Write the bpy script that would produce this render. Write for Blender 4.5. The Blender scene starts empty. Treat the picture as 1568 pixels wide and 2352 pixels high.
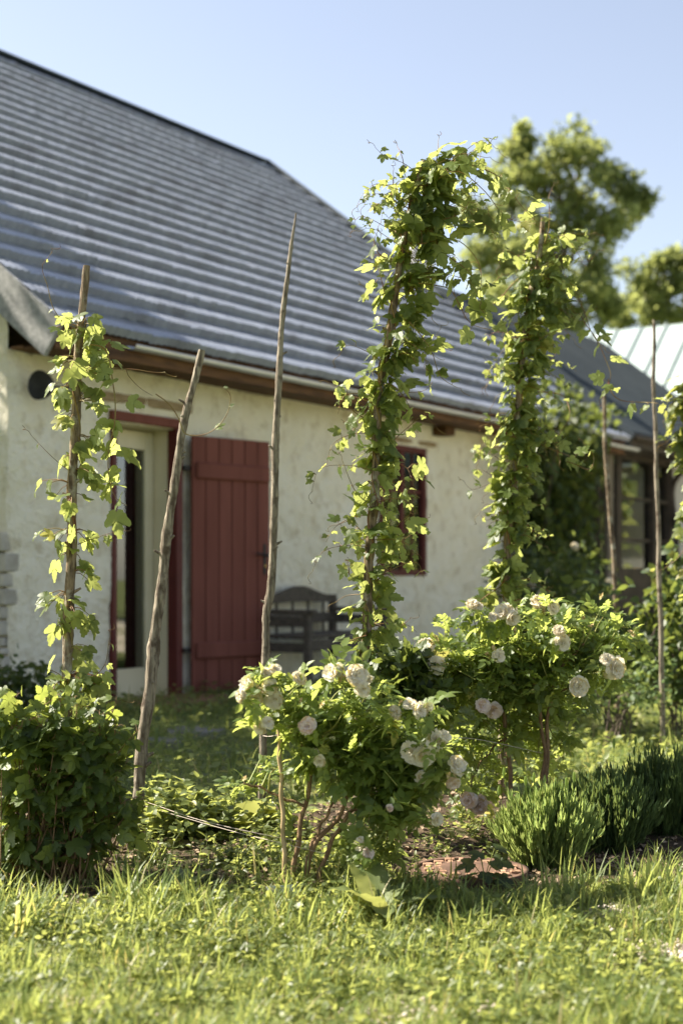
import bpy, math
import numpy as np
from mathutils import Vector, Matrix
rng = np.random.default_rng(11)
scn = bpy.context.scene
COL = scn.collection
rad = math.radians
F, CX, HY, CZ = 3267., 784., 1325., .95

def P(px, py, d):
    return np.array([(px-CX)/F*d, d, CZ-(py-HY)/F*d])

# ------------------------------------------------------------------ terrain
def gh(x, y):
    x = np.asarray(x, float); y = np.asarray(y, float)
    w = -.8349*(x+1.61)+.5505*(y-10.1)
    near = np.clip(1-np.abs(w)/4., 0, 1)
    n = .014*np.sin(2.1*x+1.3*y)*np.cos(1.7*y-.6*x+1)+.009*np.sin(5.3*x-2.2*y)+.006*np.cos(9.1*y+4*x)
    return n*np.clip((40-np.abs(y))/20, 0, 1)+.05*near

# ------------------------------------------------------------------ mesh builder
def nrm(v):
    v = np.asarray(v, float)
    return v/np.maximum(np.linalg.norm(v, axis=-1, keepdims=True), 1e-9)

class MB:
    def __init__(s): s.c = []
    def add(s, V, Fc, m=0, tint=.5, smooth=True):
        V = np.asarray(V, float).reshape(-1, 3); Fc = np.asarray(Fc, int)
        if len(Fc): s.c.append((V, Fc, m, np.broadcast_to(np.asarray(tint, float), (len(V),)), smooth))
        return s
    def build(s, name, mats, parent=None, origin=(0, 0, 0)):
        me = bpy.data.meshes.new(name)
        V = np.concatenate([c[0] for c in s.c])-np.asarray(origin, float)
        off = 0; loops = []; tot = []; mi = []; sm = []
        for v, f, m, t, q in s.c:
            loops.append((f+off).ravel()); tot.append(np.full(len(f), f.shape[1]))
            mi.append(np.full(len(f), m)); sm.append(np.full(len(f), q)); off += len(v)
        loops = np.concatenate(loops).astype(np.int32); tot = np.concatenate(tot)
        st = np.concatenate([[0], np.cumsum(tot)[:-1]]).astype(np.int32)
        me.vertices.add(len(V)); me.loops.add(len(loops)); me.polygons.add(len(tot))
        me.vertices.foreach_set('co', V.astype(np.float32).ravel())
        me.loops.foreach_set('vertex_index', loops)
        me.polygons.foreach_set('loop_start', st)
        me.polygons.foreach_set('material_index', np.concatenate(mi).astype(np.int32))
        me.polygons.foreach_set('use_smooth', np.concatenate(sm).astype(bool))
        a = me.attributes.new('tint', 'FLOAT', 'POINT')
        a.data.foreach_set('value', np.concatenate([c[3] for c in s.c]).astype(np.float32))
        for m in (mats if isinstance(mats, (list, tuple)) else [mats]): me.materials.append(m)
        me.update(calc_edges=True)
        o = bpy.data.objects.new(name, me); COL.objects.link(o)
        if parent is not None: o.parent = parent
        return o

def tag(o, label=None, cat=None, group=None, kind=None):
    if label: o['label'] = label
    if cat: o['category'] = cat
    if group: o['group'] = group
    if kind: o['kind'] = kind
    return o

def thing(name, loc, label, cat, group=None, rz=0):
    o = bpy.data.objects.new(name, None); COL.objects.link(o)
    o.empty_display_size = .1
    o.location = tuple(float(v) for v in loc); o.rotation_euler = (0, 0, rz)
    return tag(o, label, cat, group)

BF = np.array([[0, 3, 2, 1], [4, 5, 6, 7], [0, 1, 5, 4], [1, 2, 6, 5], [2, 3, 7, 6], [3, 0, 4, 7]])
def box(mb, x0, x1, y0, y1, z0, z1, m=0, tint=.5, M=None, bev=0.):
    if bev:
        # chamfered box: 3 nested cross shapes merged into 24-vert hull
        pts = []
        fs = []
        c = [(x0, x1), (y0, y1), (z0, z1)]
        idx = {}
        for i in (0, 1):
            for j in (0, 1):
                for k in (0, 1):
                    for ax in range(3):
                        p = [c[0][i], c[1][j], c[2][k]]
                        for a, s in ((0, i), (1, j), (2, k)):
                            if a != ax: p[a] += bev*(1-2*s)
                        idx[(i, j, k, ax)] = len(pts); pts.append(p)
        def q(*a): fs.append([idx[t] for t in a])
        for s in (0, 1):
            for ax in range(3):
                o = [a for a in range(3) if a != ax]
                r = []
                for (u, v) in ((0, 0), (1, 0), (1, 1), (0, 1)):
                    t = [0, 0, 0]; t[ax] = s; t[o[0]] = u; t[o[1]] = v; r.append((*t, ax))
                q(*r)
        for ax in range(3):
            o = [a for a in range(3) if a != ax]
            for u in (0, 1):
                for v in (0, 1):
                    a = [0, 0, 0]; b = [0, 0, 0]
                    a[o[0]] = b[o[0]] = u; a[o[1]] = b[o[1]] = v; b[ax] = 1
                    q((*a, o[0]), (*b, o[0]), (*b, o[1]), (*a, o[1]))
        tf = [[idx[(i, j, k, a)] for a in range(3)] for i in (0, 1) for j in (0, 1) for k in (0, 1)]
        V = np.array(pts)
        if M is not None: V = V@np.asarray(M)[:3, :3].T+np.asarray(M)[:3, 3]
        mb.add(V, fs, m, tint, False); n = len(V); mb.add(V, tf, m, tint, False)
        return
    V = np.array([[x0, y0, z0], [x1, y0, z0], [x1, y1, z0], [x0, y1, z0], [x0, y0, z1], [x1, y0, z1], [x1, y1, z1], [x0, y1, z1]], float)
    if M is not None: V = V@np.asarray(M)[:3, :3].T+np.asarray(M)[:3, 3]
    mb.add(V, BF, m, tint, False)

def beam(mb, a, b, wx, wz, m=0, tint=.5, bev=.004, up=(0, 0, 1)):
    a = np.array(a, float); b = np.array(b, float); L = np.linalg.norm(b-a); d = (b-a)/L
    u = np.array(up, float)
    if abs(d@u) > .95: u = np.array([0, 1, 0.])
    s = nrm(np.cross(d, u)); v = np.cross(s, d)
    M = np.eye(4); M[:3, 0] = d; M[:3, 1] = -s; M[:3, 2] = v; M[:3, 3] = a
    box(mb, 0, L, -wx/2, wx/2, -wz/2, wz/2, m, tint, M, bev)

def tube(mb, pts, r, sides=6, m=0, tint=.5, wob=0., cap=True):
    pts = np.asarray(pts, float); n = len(pts)
    r = np.broadcast_to(np.asarray(r, float), (n,)).copy()
    T = nrm(np.gradient(pts, axis=0))
    up = np.array([0.31, .17, .93]) if abs(T[0][2]) < .8 else np.array([.97, .2, .1])
    A = nrm(np.cross(T, up)); B = np.cross(T, A)
    an = np.linspace(0, 2*np.pi, sides, endpoint=False)
    rr = r[:, None]*(1+wob*rng.normal(size=(n, sides))) if wob else np.repeat(r[:, None], sides, 1)
    V = pts[:, None]+rr[..., None]*(np.cos(an)[None, :, None]*A[:, None]+np.sin(an)[None, :, None]*B[:, None])
    i = np.arange(n-1)[:, None]*sides; j = np.arange(sides)[None]; k = (j+1) % sides
    Fc = np.stack([i+j, i+k, i+sides+k, i+sides+j], -1).reshape(-1, 4)
    V = V.reshape(-1, 3); tt = tint
    mb.add(V, Fc, m, tt)
    if cap:
        for e, o in ((0, 0), (n-1, (n-1)*sides)):
            W = np.vstack([V[o:o+sides], pts[e]+(T[e]*(1 if e else -1))*r[e]*.15])
            f = [[q, (q+1) % sides, sides] for q in range(sides)]
            mb.add(W, f, m, tt)

def smooth_path(pts, n):
    pts = np.asarray(pts, float)
    s = np.concatenate([[0], np.cumsum(np.linalg.norm(np.diff(pts, axis=0), axis=1))]); s /= s[-1]
    m = (np.gradient(pts, s, axis=0)) if len(pts) > 2 else np.repeat((pts[1:]-pts[:1]), len(pts), 0)
    u = np.linspace(0, 1, n); k = np.clip(np.searchsorted(s, u, side='right')-1, 0, len(s)-2)
    h = (s[k+1]-s[k]); q = ((u-s[k])/h)[:, None]; h = h[:, None]
    return (2*q**3-3*q**2+1)*pts[k]+(q**3-2*q**2+q)*h*m[k]+(-2*q**3+3*q**2)*pts[k+1]+(q**3-q**2)*h*m[k+1]

def inst(mb, T, Fc, pos, ax, nv, sc, m=0, tint=None):
    pos = np.asarray(pos, float); N = len(pos)
    if N == 0: return
    a = nrm(ax); n = nrm(nv-(nv*a).sum(1, keepdims=True)*a); b = np.cross(n, a)
    R = np.stack([a, b, n], -1)
    sc = np.broadcast_to(np.asarray(sc, float), (N,))
    if isinstance(T, list):
        ch = rng.integers(0, len(T), N)
    else:
        T = [T]; ch = np.zeros(N, int)
    if tint is None: tint = rng.random(N)
    for q in range(len(T)):
        s = ch == q
        if not s.any(): continue
        V = np.einsum('nij,kj->nki', R[s], T[q])*sc[s][:, None, None]+pos[s][:, None]
        k = T[q].shape[0]; f = Fc[None]+(np.arange(s.sum())*k)[:, None, None]
        mb.add(V.reshape(-1, 3), f.reshape(-1, Fc.shape[1]), m, np.repeat(tint[s], k))

# ------------------------------------------------------------------ leaf templates
def lobed(variant, deep=1.):
    h = [(0, 0), (-.1, .10), (-.06, .24), (.02, .30), (.20, .42), (.50, .54), (.54, .38), (.40, .15), (.54, .20), (.70, .19), (.86, .10), (1.05, 0)]
    if variant % 2: h = [(0, 0), (-.12, .12), (-.10, .30), (.10, .42), (.22, .34), (.46, .48), (.56, .36), (.48, .22), (.66, .22), (.84, .12), (1.02, 0)]
    out = []
    for i in range(len(h)-1):
        p = np.array(h[i]); q = np.array(h[i+1]); d = q-p; nn = np.array([-d[1], d[0]]); nn = nn/np.linalg.norm(nn)
        out.append(p)
        if i > 1: out.append(p+d*.6+nn*.055)
    half = np.array(out)
    o = np.vstack([half, [[1, 0]], (half*[1, -1])[1:][::-1]])
    r = np.random.default_rng(variant)
    droop = r.uniform(.05, .32); fold = r.uniform(.0, .28); tw = r.uniform(-.25, .25); rip = r.uniform(.02, .07); ph = r.uniform(0, 6)
    mid = np.array([[.33, 0.]])
    q = np.vstack([o, mid, o*.5+mid*.5])
    x, y = q[:, 0], q[:, 1]
    z = fold*np.abs(y)-droop*x*x-.25*y*y+tw*x*y+rip*np.sin(9*x+ph)*np.cos(8*y)
    V = np.stack([x, y, z], 1); n = len(o); c = n; m = n+1
    Fc = []
    for i in range(n):
        j = (i+1) % n
        Fc += [[i, j, m+j], [i, m+j, m+i], [m+i, m+j, c]]
    return V, np.array(Fc)
HOP = [lobed(i) for i in range(6)]
HOP_A = [v for i, (v, f) in enumerate(HOP) if i % 2 == 0]; HOP_AF = HOP[0][1]
HOP_B = [v for i, (v, f) in enumerate(HOP) if i % 2 == 1]; HOP_BF = HOP[1][1]

def ovate(wd=.32, fold=.2, droop=.2, pk=.42, seed=0):
    xs = np.array([0, .2, .45, .72, 1]); w = wd*np.array([0, .82, 1, .68, 0])
    V = []
    for i in range(5): V.append([xs[i], 0, -droop*xs[i]**2])
    for sgn in (1, -1):
        for i in (1, 2, 3): V.append([xs[i], sgn*w[i], fold*w[i]-droop*xs[i]**2])
    Fc = [[0, 1, 5, 5], [1, 2, 6, 5], [2, 3, 7, 6], [3, 4, 7, 7], [0, 8, 1, 1], [1, 8, 9, 2], [2, 9, 10, 3], [3, 10, 4, 4]]
    t = []
    for f in Fc:
        f2 = list(dict.fromkeys(f))
        t.append(f2[:3]);
        if len(f2) == 4: t.append([f2[0], f2[2], f2[3]])
    return np.array(V, float), np.array(t)
OV = [ovate(.30, .35, .15)[0], ovate(.34, .1, .35)[0], ovate(.27, .5, .05)[0], ovate(.36, .2, -.1)[0]]; OVF = ovate()[1]

def compound(seed, pairs=3):
    r = np.random.default_rng(seed); V = []; Fs = []; n = 0
    for i in range(pairs):
        for sg in (1, -1):
            x = .25+.24*i; a = sg*rad(r.uniform(48, 75)); T = OV[r.integers(0, 4)]*r.uniform(.34, .44)
            c, s = math.cos(a), math.sin(a); ti = r.uniform(-.5, .5); W = T.copy()
            W[:, 2] += ti*W[:, 1]
            W = np.stack([c*W[:, 0]-s*W[:, 1]+x, s*W[:, 0]+c*W[:, 1], W[:, 2]+.15*np.abs(s*W[:, 0])], 1)
            V.append(W); Fs.append(OVF+n); n += 11
    W = OV[r.integers(0, 4)]*.46; W[:, 0] += .25+.24*(pairs-1)+.14; V.append(W); Fs.append(OVF+n); n += 11
    V = np.vstack(V); V[:, 2] -= r.uniform(.05, .3)*V[:, 0]**2
    st = np.array([[0, .012, 0], [0, -.012, 0], [.85, -.008, -.1], [.85, .008, -.1]]); V = np.vstack([V, st])
    Fs.append(np.array([[n, n+1, n+2], [n, n+2, n+3]]))
    return V, np.vstack(Fs)
CP = [compound(i)[0] for i in range(6)]; CPF = compound(0)[1]
DIA = [np.array([[0, 0, 0], [.5, .32, .1], [1, 0, -.1], [.5, -.32, .06]], float), np.array([[0, 0, 0], [.45, .4, .02], [1, .05, -.3], [.5, -.36, .2]], float)]
DIAF = np.array([[0, 1, 2], [0, 2, 3]])
def blade(bend, w=.03, tw=0.):
    s = np.array([0, .35, .7, 1.]); x = s*math.cos(0)*(1-.18*bend*s); z = bend*s**2*.75
    V = []
    for i, q in enumerate(s):
        ww = w*[1, .95, .6, 0][i]
        V.append([x[i], ww, -z[i]+.3*ww+tw*q*.1]); 
        if i < 3: V.append([x[i], -ww, -z[i]+.3*ww])
    return np.array(V)
BLF = np.array([[0, 1, 3], [0, 3, 2], [2, 3, 5], [2, 5, 4], [4, 5, 6]])
BL = [blade(b, w) for b in (.1, .35, .65, .95) for w in (.018, .028)]

# ------------------------------------------------------------------ materials
def newmat(name):
    m = bpy.data.materials.new(name); m.use_nodes = True; t = m.node_tree; t.nodes.clear()
    o = t.nodes.new('ShaderNodeOutputMaterial'); return m, t, o
def N(t, typ, **k):
    n = t.nodes.new(typ)
    for a, b in k.items():
        if a.startswith('i_'): n.inputs[a[2:].replace('_', ' ')].default_value = b
        else: setattr(n, a, b)
    return n
def c4(c): return (*c, 1)
def mixc(t, fac, a, b):
    n = t.nodes.new('ShaderNodeMix'); n.data_type = 'RGBA'
    for i, v in ((0, fac), (6, a), (7, b)):
        if hasattr(v, 'is_output') or isinstance(v, bpy.types.NodeSocket): t.links.new(v, n.inputs[i])
        else: n.inputs[i].default_value = v if i == 0 else c4(v)
    return n.outputs[2]
def noise(t, scale, detail=4, rough=.6, dist=0., stretch=None):
    tc = N(t, 'ShaderNodeTexCoord'); v = tc.outputs['Object']
    if stretch is not None:
        mp = N(t, 'ShaderNodeMapping'); mp.inputs['Scale'].default_value = stretch; t.links.new(v, mp.inputs[0]); v = mp.outputs[0]
    n = N(t, 'ShaderNodeTexNoise'); t.links.new(v, n.inputs['Vector'])
    n.inputs['Scale'].default_value = scale; n.inputs['Detail'].default_value = detail; n.inputs['Roughness'].default_value = rough; n.inputs['Distortion'].default_value = dist
    return n.outputs['Fac']
def ramp(t, fac, a, b):
    n = N(t, 'ShaderNodeMapRange'); n.inputs[1].default_value = a; n.inputs[2].default_value = b; t.links.new(fac, n.inputs[0]); return n.outputs[0]
def surf(name, c1, c2, *a_, **k_):
    bd = k_.pop('bdist', .02); m = surf_(name, c1, c2, *a_, **k_)
    for n_ in m.node_tree.nodes:
        if n_.type == 'BUMP': n_.inputs['Distance'].default_value = bd
    return m
def surf_(name, c1, c2, scale=4., lo=.35, hi=.65, rough=.8, spec=.3, bump=0., bscale=None, stretch=None, c3=None, s3=1.5, metal=0., tintmix=None, r2=None):
    m, t, o = newmat(name)
    b = N(t, 'ShaderNodeBsdfPrincipled'); b.inputs['Roughness'].default_value = rough; b.inputs['Specular IOR Level'].default_value = spec; b.inputs['Metallic'].default_value = metal
    col = mixc(t, ramp(t, noise(t, scale, stretch=stretch), lo, hi), c1, c2)
    if c3: col = mixc(t, ramp(t, noise(t, s3, 5, .65), .52, .66), col, c3)
    if tintmix:
        a = N(t, 'ShaderNodeAttribute', attribute_name='tint'); col = mixc(t, a.outputs['Fac'], col, tintmix)
    t.links.new(col, b.inputs['Base Color'])
    if bump:
        bp = N(t, 'ShaderNodeBump'); bp.inputs['Strength'].default_value = bump; bp.inputs['Distance'].default_value = .02
        t.links.new(noise(t, bscale or scale*3, 6, .65, stretch=stretch), bp.inputs['Height']); t.links.new(bp.outputs[0], b.inputs['Normal'])
    t.links.new(b.outputs[0], o.inputs[0]); return m
def leafmat(name, dark, light, trans, tf=.45, rough=.45, yellow=(.30, .27, .06), ythr=.985, spec=.4):
    m, t, o = newmat(name)
    a = N(t, 'ShaderNodeAttribute', attribute_name='tint').outputs['Fac']
    col = mixc(t, a, dark, light)
    yf = ramp(t, a, ythr, ythr+.02); col = mixc(t, yf, col, yellow)
    pn = ramp(t, noise(t, 60, 3), .3, .7); col2 = mixc(t, pn, col, tuple(.75*x for x in light))
    mm = N(t, 'ShaderNodeMix', data_type='RGBA'); mm.inputs[0].default_value = .3; t.links.new(col, mm.inputs[6]); t.links.new(col2, mm.inputs[7]); col = mm.outputs[2]
    b = N(t, 'ShaderNodeBsdfPrincipled'); b.inputs['Roughness'].default_value = rough; b.inputs['Specular IOR Level'].default_value = spec
    t.links.new(col, b.inputs['Base Color'])
    tr = N(t, 'ShaderNodeBsdfTranslucent'); tc = mixc(t, yf, mixc(t, a, tuple(.7*x for x in trans), trans), (.62, .52, .16)); t.links.new(tc, tr.inputs[0])
    mx = N(t, 'ShaderNodeMixShader'); mx.inputs[0].default_value = tf
    t.links.new(b.outputs[0], mx.inputs[1]); t.links.new(tr.outputs[0], mx.inputs[2]); t.links.new(mx.outputs[0], o.inputs[0])
    return m

M = {}
M['hop'] = leafmat('hop_leaf', (.045, .085, .02), (.13, .18, .05), (.50, .55, .15), .58)
M['hopfar'] = leafmat('hop_leaf_far', (.05, .085, .02), (.14, .17, .045), (.5, .52, .12), .5)
M['rose'] = leafmat('rose_leaf', (.04, .08, .02), (.16, .22, .06), (.54, .62, .14), .55, ythr=.98)
M['currant'] = leafmat('currant_leaf', (.028, .058, .016), (.11, .155, .04), (.45, .52, .10), .48, ythr=.99)
M['weed'] = leafmat('weed_leaf', (.06, .09, .025), (.15, .19, .06), (.50, .54, .14), .48, ythr=.985)
M['grass'] = leafmat('grass_blade', (.045, .095, .022), (.165, .225, .055), (.48, .53, .14), .5, .45, yellow=(.44, .38, .2), ythr=.9)
M['shadegrass'] = leafmat('shade_grass_blade', (.03, .06, .015), (.07, .11, .03), (.2, .3, .05), .35, .5, ythr=.96)
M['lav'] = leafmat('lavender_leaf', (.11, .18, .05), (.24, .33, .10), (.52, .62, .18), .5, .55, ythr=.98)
M['lavshade'] = leafmat('lavender_shaded_leaf', (.04, .075, .025), (.10, .16, .05), (.30, .38, .10), .4, .55, ythr=.99)  # darker copy of the lavender leaf, shade put into the colour
M['broad'] = leafmat('broad_leaf', (.11, .15, .06), (.21, .25, .09), (.50, .52, .14), .45, .5, ythr=.98)
M['tree'] = leafmat('tree_leaf', (.06, .10, .03), (.16, .20, .07), (.50, .54, .17), .48, .5, ythr=.99)
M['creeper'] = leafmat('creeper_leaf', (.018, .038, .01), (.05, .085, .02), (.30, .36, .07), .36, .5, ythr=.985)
M['petal'] = leafmat('petal_white', (.9, .84, .68), (.93, .89, .78), (.95, .86, .64), .5, .6, yellow=(.75, .6, .38), ythr=.9, spec=.2)
M['petalpink'] = leafmat('petal_pink', (.90, .77, .70), (.91, .84, .76), (.92, .76, .62), .5, .6, yellow=(.8, .55, .45), ythr=.9, spec=.2)
M['spent'] = surf('spent_petal', (.35, .2, .08), (.6, .48, .22), 60, rough=.8)
M['sepal'] = leafmat('sepal', (.14, .2, .05), (.3, .33, .09), (.5, .5, .1), .35, ythr=.9)
M['bine'] = surf('bine_stem', (.16, .06, .025), (.20, .16, .04), 12, rough=.55)
M['greenstem'] = surf('green_stem', (.17, .22, .05), (.26, .24, .06), 12, rough=.55)
M['rosestem'] = surf('rose_stem', (.16, .09, .045), (.28, .18, .09), 40, rough=.75, bump=.4)
M['bark'] = surf('pole_bark', (.07, .048, .03), (.26, .195, .125), 75, .38, .6, .9, .2, 1., 110, (1, 1, .18), (.36, .34, .26), 14, bdist=.008)
M['barkgrey'] = surf('weathered_bark', (.11, .085, .06), (.31, .265, .20), 80, .38, .6, .85, .25, 1., 120, (1, 1, .13), (.09, .065, .045), 18, bdist=.008)
M['treebark'] = surf('tree_bark', (.08, .06, .045), (.16, .13, .1), 6, rough=.9, bump=.5)
M['bamboo'] = surf('cane', (.34, .24, .12), (.46, .34, .18), 15, rough=.55)
M['plaster'] = surf('lime_plaster', (.82, .76, .58), (.89, .85, .71), 2.2, .3, .7, .9, .2, 1., 9, c3=(.66, .59, .43), s3=6.5, bdist=.07)
M['plaster2'] = surf('grey_render', (.42, .42, .40), (.52, .51, .48), 3, rough=.9, bump=.3)
M['stone'] = surf('limestone', (.30, .28, .23), (.50, .47, .40), 5, rough=.9, bump=.6, tintmix=None)
M['roofshake'] = surf('weathered_shingle', (.185, .205, .25), (.285, .31, .365), 3.5, .3, .7, .3, 1., .25, 40, (6, 1, 1), (.16, .17, .20), 1.9)
M['darkroof'] = surf('dark_sheet_roof', (.03, .042, .05), (.045, .058, .066), 1.2, rough=.6, spec=.3)
M['greenroof'] = surf('pale_metal_roof', (.28, .34, .335), (.34, .40, .39), .8, rough=.45, spec=.5)
M['eavewood'] = surf('eave_wood', (.06, .03, .015), (.14, .07, .03), 4, rough=.8, bump=.3, stretch=(1, 6, 6))
M['greywood'] = surf('grey_board', (.20, .20, .20), (.33, .33, .32), 5, rough=.75, bump=.3, stretch=(1, 6, 6))
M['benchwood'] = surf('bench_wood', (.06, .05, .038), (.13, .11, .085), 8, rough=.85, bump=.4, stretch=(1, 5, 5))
M['galv'] = surf('galvanised', (.55, .58, .62), (.66, .68, .72), 3, rough=.3, spec=.5, metal=.6)
M['redpaint'] = surf('red_paint', (.145, .05, .036), (.19, .068, .05), 3, rough=.75, spec=.15, bump=.12, bscale=30, stretch=(3, 3, .3))
M['darkred'] = surf('dark_red_paint', (.085, .015, .012), (.11, .02, .016), 5, rough=.5)
M['cream'] = surf('cream_paint', (.62, .56, .38), (.68, .62, .44), 3, rough=.5)
M['curtain'] = surf('curtain', (.50, .44, .28), (.30, .25, .15), 9, .4, .6, .9, .1, stretch=(6, 6, .1))
M['black'] = surf('black_iron', (.012, .012, .012), (.025, .024, .022), 20, rough=.5)
M['brass'] = surf('brass', (.45, .28, .08), (.5, .33, .1), 20, rough=.35, metal=.8)
M['darkframe'] = surf('dark_timber', (.03, .024, .018), (.06, .045, .035), 6, rough=.6)
M['beige'] = surf('beige_post', (.14, .12, .09), (.18, .155, .12), 6, rough=.7)
M['lintel'] = surf('old_lintel', (.24, .17, .09), (.38, .29, .17), 8, rough=.85, bump=.4, stretch=(1, 5, 5))
M['terracotta'] = surf('rusty_cover', (.22, .12, .075), (.36, .225, .145), 14, rough=.85, bump=.3, c3=(.22, .12, .07), s3=20)
M['rustdark'] = surf('rusty_cover_recess', (.07, .04, .028), (.13, .075, .05), 20, rough=.9)
M['pot'] = surf('chimney_render', (.48, .47, .46), (.58, .57, .55), 5, rough=.85)
M['twine'] = surf('twine', (.40, .34, .28), (.52, .45, .38), 90, rough=.8)
M['marker'] = surf('plant_marker', (.20, .24, .2), (.28, .31, .26), 30, rough=.6)
M['flag'] = surf('flagstone', (.16, .15, .13), (.24, .225, .20), 6, rough=.9, bump=.4)
M['step'] = surf('brick_step', (.20, .10, .055), (.30, .16, .09), 7, rough=.85, bump=.4)
M['litter'] = surf('dry_leaf', (.14, .09, .05), (.36, .27, .18), 35, .4, .6, .85)
M['pebble'] = surf('pebble', (.40, .34, .28), (.60, .52, .44), 30, rough=.85)
M['soil'] = surf('soil', (.035, .024, .016), (.10, .07, .045), 12, .35, .65, .95, .15, .9, 40, c3=(.05, .06, .02), s3=5)
M['ground'] = surf('ground_turf', (.11, .15, .045), (.20, .19, .09), 5, .38, .66, .95, .15, .8, 30, c3=(.06, .10, .025), s3=.7)
M['yard'] = surf('yard_gravel', (.50, .43, .33), (.60, .53, .42), 9, rough=.95)
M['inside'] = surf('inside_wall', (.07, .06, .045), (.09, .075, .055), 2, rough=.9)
def glassm():
    m, t, o = newmat('window_glass')
    g = N(t, 'ShaderNodeBsdfGlossy'); g.inputs['Roughness'].default_value = .02; g.inputs[0].default_value = (.9, .92, .9, 1)
    tr = N(t, 'ShaderNodeBsdfTransparent'); tr.inputs[0].default_value = (.75, .78, .74, 1)
    fr = N(t, 'ShaderNodeFresnel'); fr.inputs[0].default_value = 1.75
    ad = N(t, 'ShaderNodeMath', operation='ADD'); ad.inputs[1].default_value = .10; t.links.new(fr.outputs[0], ad.inputs[0])
    mx = N(t, 'ShaderNodeMixShader'); t.links.new(ad.outputs[0], mx.inputs[0]); t.links.new(tr.outputs[0], mx.inputs[1]); t.links.new(g.outputs[0], mx.inputs[2]); t.links.new(mx.outputs[0], o.inputs[0]); return m
M['glass'] = glassm()

# ------------------------------------------------------------------ ground
def axis(a, b, step, far):
    core = np.arange(a, b+1e-6, step); g = [step]; 
    ext = []; x = 0; s = step
    while x < far: s *= 1.35; x += s; ext.append(x)
    ext = np.array(ext); return np.concatenate([(a-ext)[::-1], core, b+ext])
xs = axis(-6, 8, .1, 300); ys = axis(1, 16, .1, 300)
X, Y = np.meshgrid(xs, ys); Z = gh(X, Y)
def gridf(nx, ny):
    i = np.arange(ny-1)[:, None]*nx; j = np.arange(nx-1)[None]
    return np.stack([i+j, i+j+1, i+nx+j+1, i+nx+j], -1).reshape(-1, 4)
mb = MB().add(np.stack([X, Y, Z], -1), gridf(len(xs), len(ys)))
tag(mb.build('ground', M['ground']), 'grassy garden ground around the house', 'ground', kind='structure')
def bedmask(x, y):
    front = 4.2+.09*np.sin(3*x+.5)+.07*np.sin(9*x)+.05*np.sin(23*x+2); back = 5.95+.12*np.sin(2.3*x)
    left = -1.75; right = 1.22+.1*np.sin(4*y)
    return (y > front) & (y < back) & (x > left) & (x < right)
bx = np.arange(-1.8, 1.5, .03); by = np.arange(4.0, 6.2, .03); X, Y = np.meshgrid(bx, by)
Z = gh(X, Y)+.006+.012*rng.random(X.shape)
f = gridf(len(bx), len(by)); c = np.stack([X, Y, Z], -1).reshape(-1, 3)
cm = c[f].mean(1); f = f[bedmask(cm[:, 0], cm[:, 1])]
tag(MB().add(c, f).build('garden_bed', M['soil']), 'dark soil of the planting bed under the roses', 'ground', kind='structure')

# ------------------------------------------------------------------ farmhouse (local frame: x along the front wall, y into the house)
U = np.array([.5505, .8349]); NN = np.array([-.8349, .5505])
HR = rad(56.6)
def HL(t, w, z): return np.array([-1.61+U[0]*t+NN[0]*w, 10.1+U[1]*t+NN[1]*w, z])
def wt(px, w=0):   # position along the wall seen at pixel column px
    k = (px-CX)/F; return (k*(10.1+NN[1]*w)+1.61-NN[0]*w)/(U[0]-U[1]*k)
house = thing('farmhouse', (-1.61, 10.1, 0), 'low limewashed farmhouse with a steep grey shingled roof and red plank door', 'house', rz=HR)
T0, T1, HT, WID = -.97, 8.0, 2.46, 9.0
DO = (0.0, .66, .05, 2.05); WO = (3.56, 4.40, .96, 2.19)
def cuts(a, b, st, extra):
    v = [x for x in np.arange(a, b, st) if min(abs(x-e) for e in extra) > st*.5] + list(extra) + [a, b]
    return np.array(sorted(set(round(x, 4) for x in v)))
tx = cuts(T0, T1, .05, [DO[0], DO[1], WO[0], WO[1]]); tz = cuts(-.15, HT, .05, [DO[2], DO[3], WO[2], WO[3]])
X, Z = np.meshgrid(tx, tz)
def wn(x, z): return .012*np.sin(3.1*x+1.7*z)*np.cos(2.3*z-.9*x)+.006*np.sin(11*x+4*z)+.005*np.cos(17*z-7*x)+.004*np.sin(31*x+23*z)
Yw = wn(X, Z)+.003*rng.normal(size=X.shape)
e = np.minimum(np.minimum(np.abs(X-DO[0])+np.abs(X-DO[1])-.66, 1), 1)
edge = ((np.abs(X-T0) < .001))
Yw = np.where(X < T0+.12, Yw+(1-(X-T0)/.12)**2*.05, Yw)
Zz = np.where(Z > HT-.01, Z+.05*np.sin(5*X)*np.sin(2.1*X+1)+.02*rng.normal(size=X.shape), Z)
f = gridf(len(tx), len(tz)); c = np.stack([X, Yw, Zz], -1).reshape(-1, 3); cm = c[f].mean(1)
inn = lambda o: (cm[:, 0] > o[0]) & (cm[:, 0] < o[1]) & (cm[:, 2] > o[2]) & (cm[:, 2] < o[3])
f = f[~(inn(DO) | inn(WO))]
wb = MB().add(c, f[:, ::-1])
for o, dp in ((DO, .30), (WO, .22)):
    a, b, z0, z1 = o
    for q in ([[a, 0, z0], [a, dp, z0], [a, dp, z1], [a, 0, z1]], [[b, 0, z0], [b, dp, z0], [b, dp, z1], [b, 0, z1]], [[a, 0, z1], [b, 0, z1], [b, dp, z1], [a, dp, z1]], [[a, 0, z0], [b, 0, z0], [b, dp, z0], [a, dp, z0]]):
        wb.add(q, [[0, 1, 2, 3]], 1 if o is DO else 0, .5, False)
wb.build('front_wall', [M['plaster'], M['cream']], house)
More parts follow.
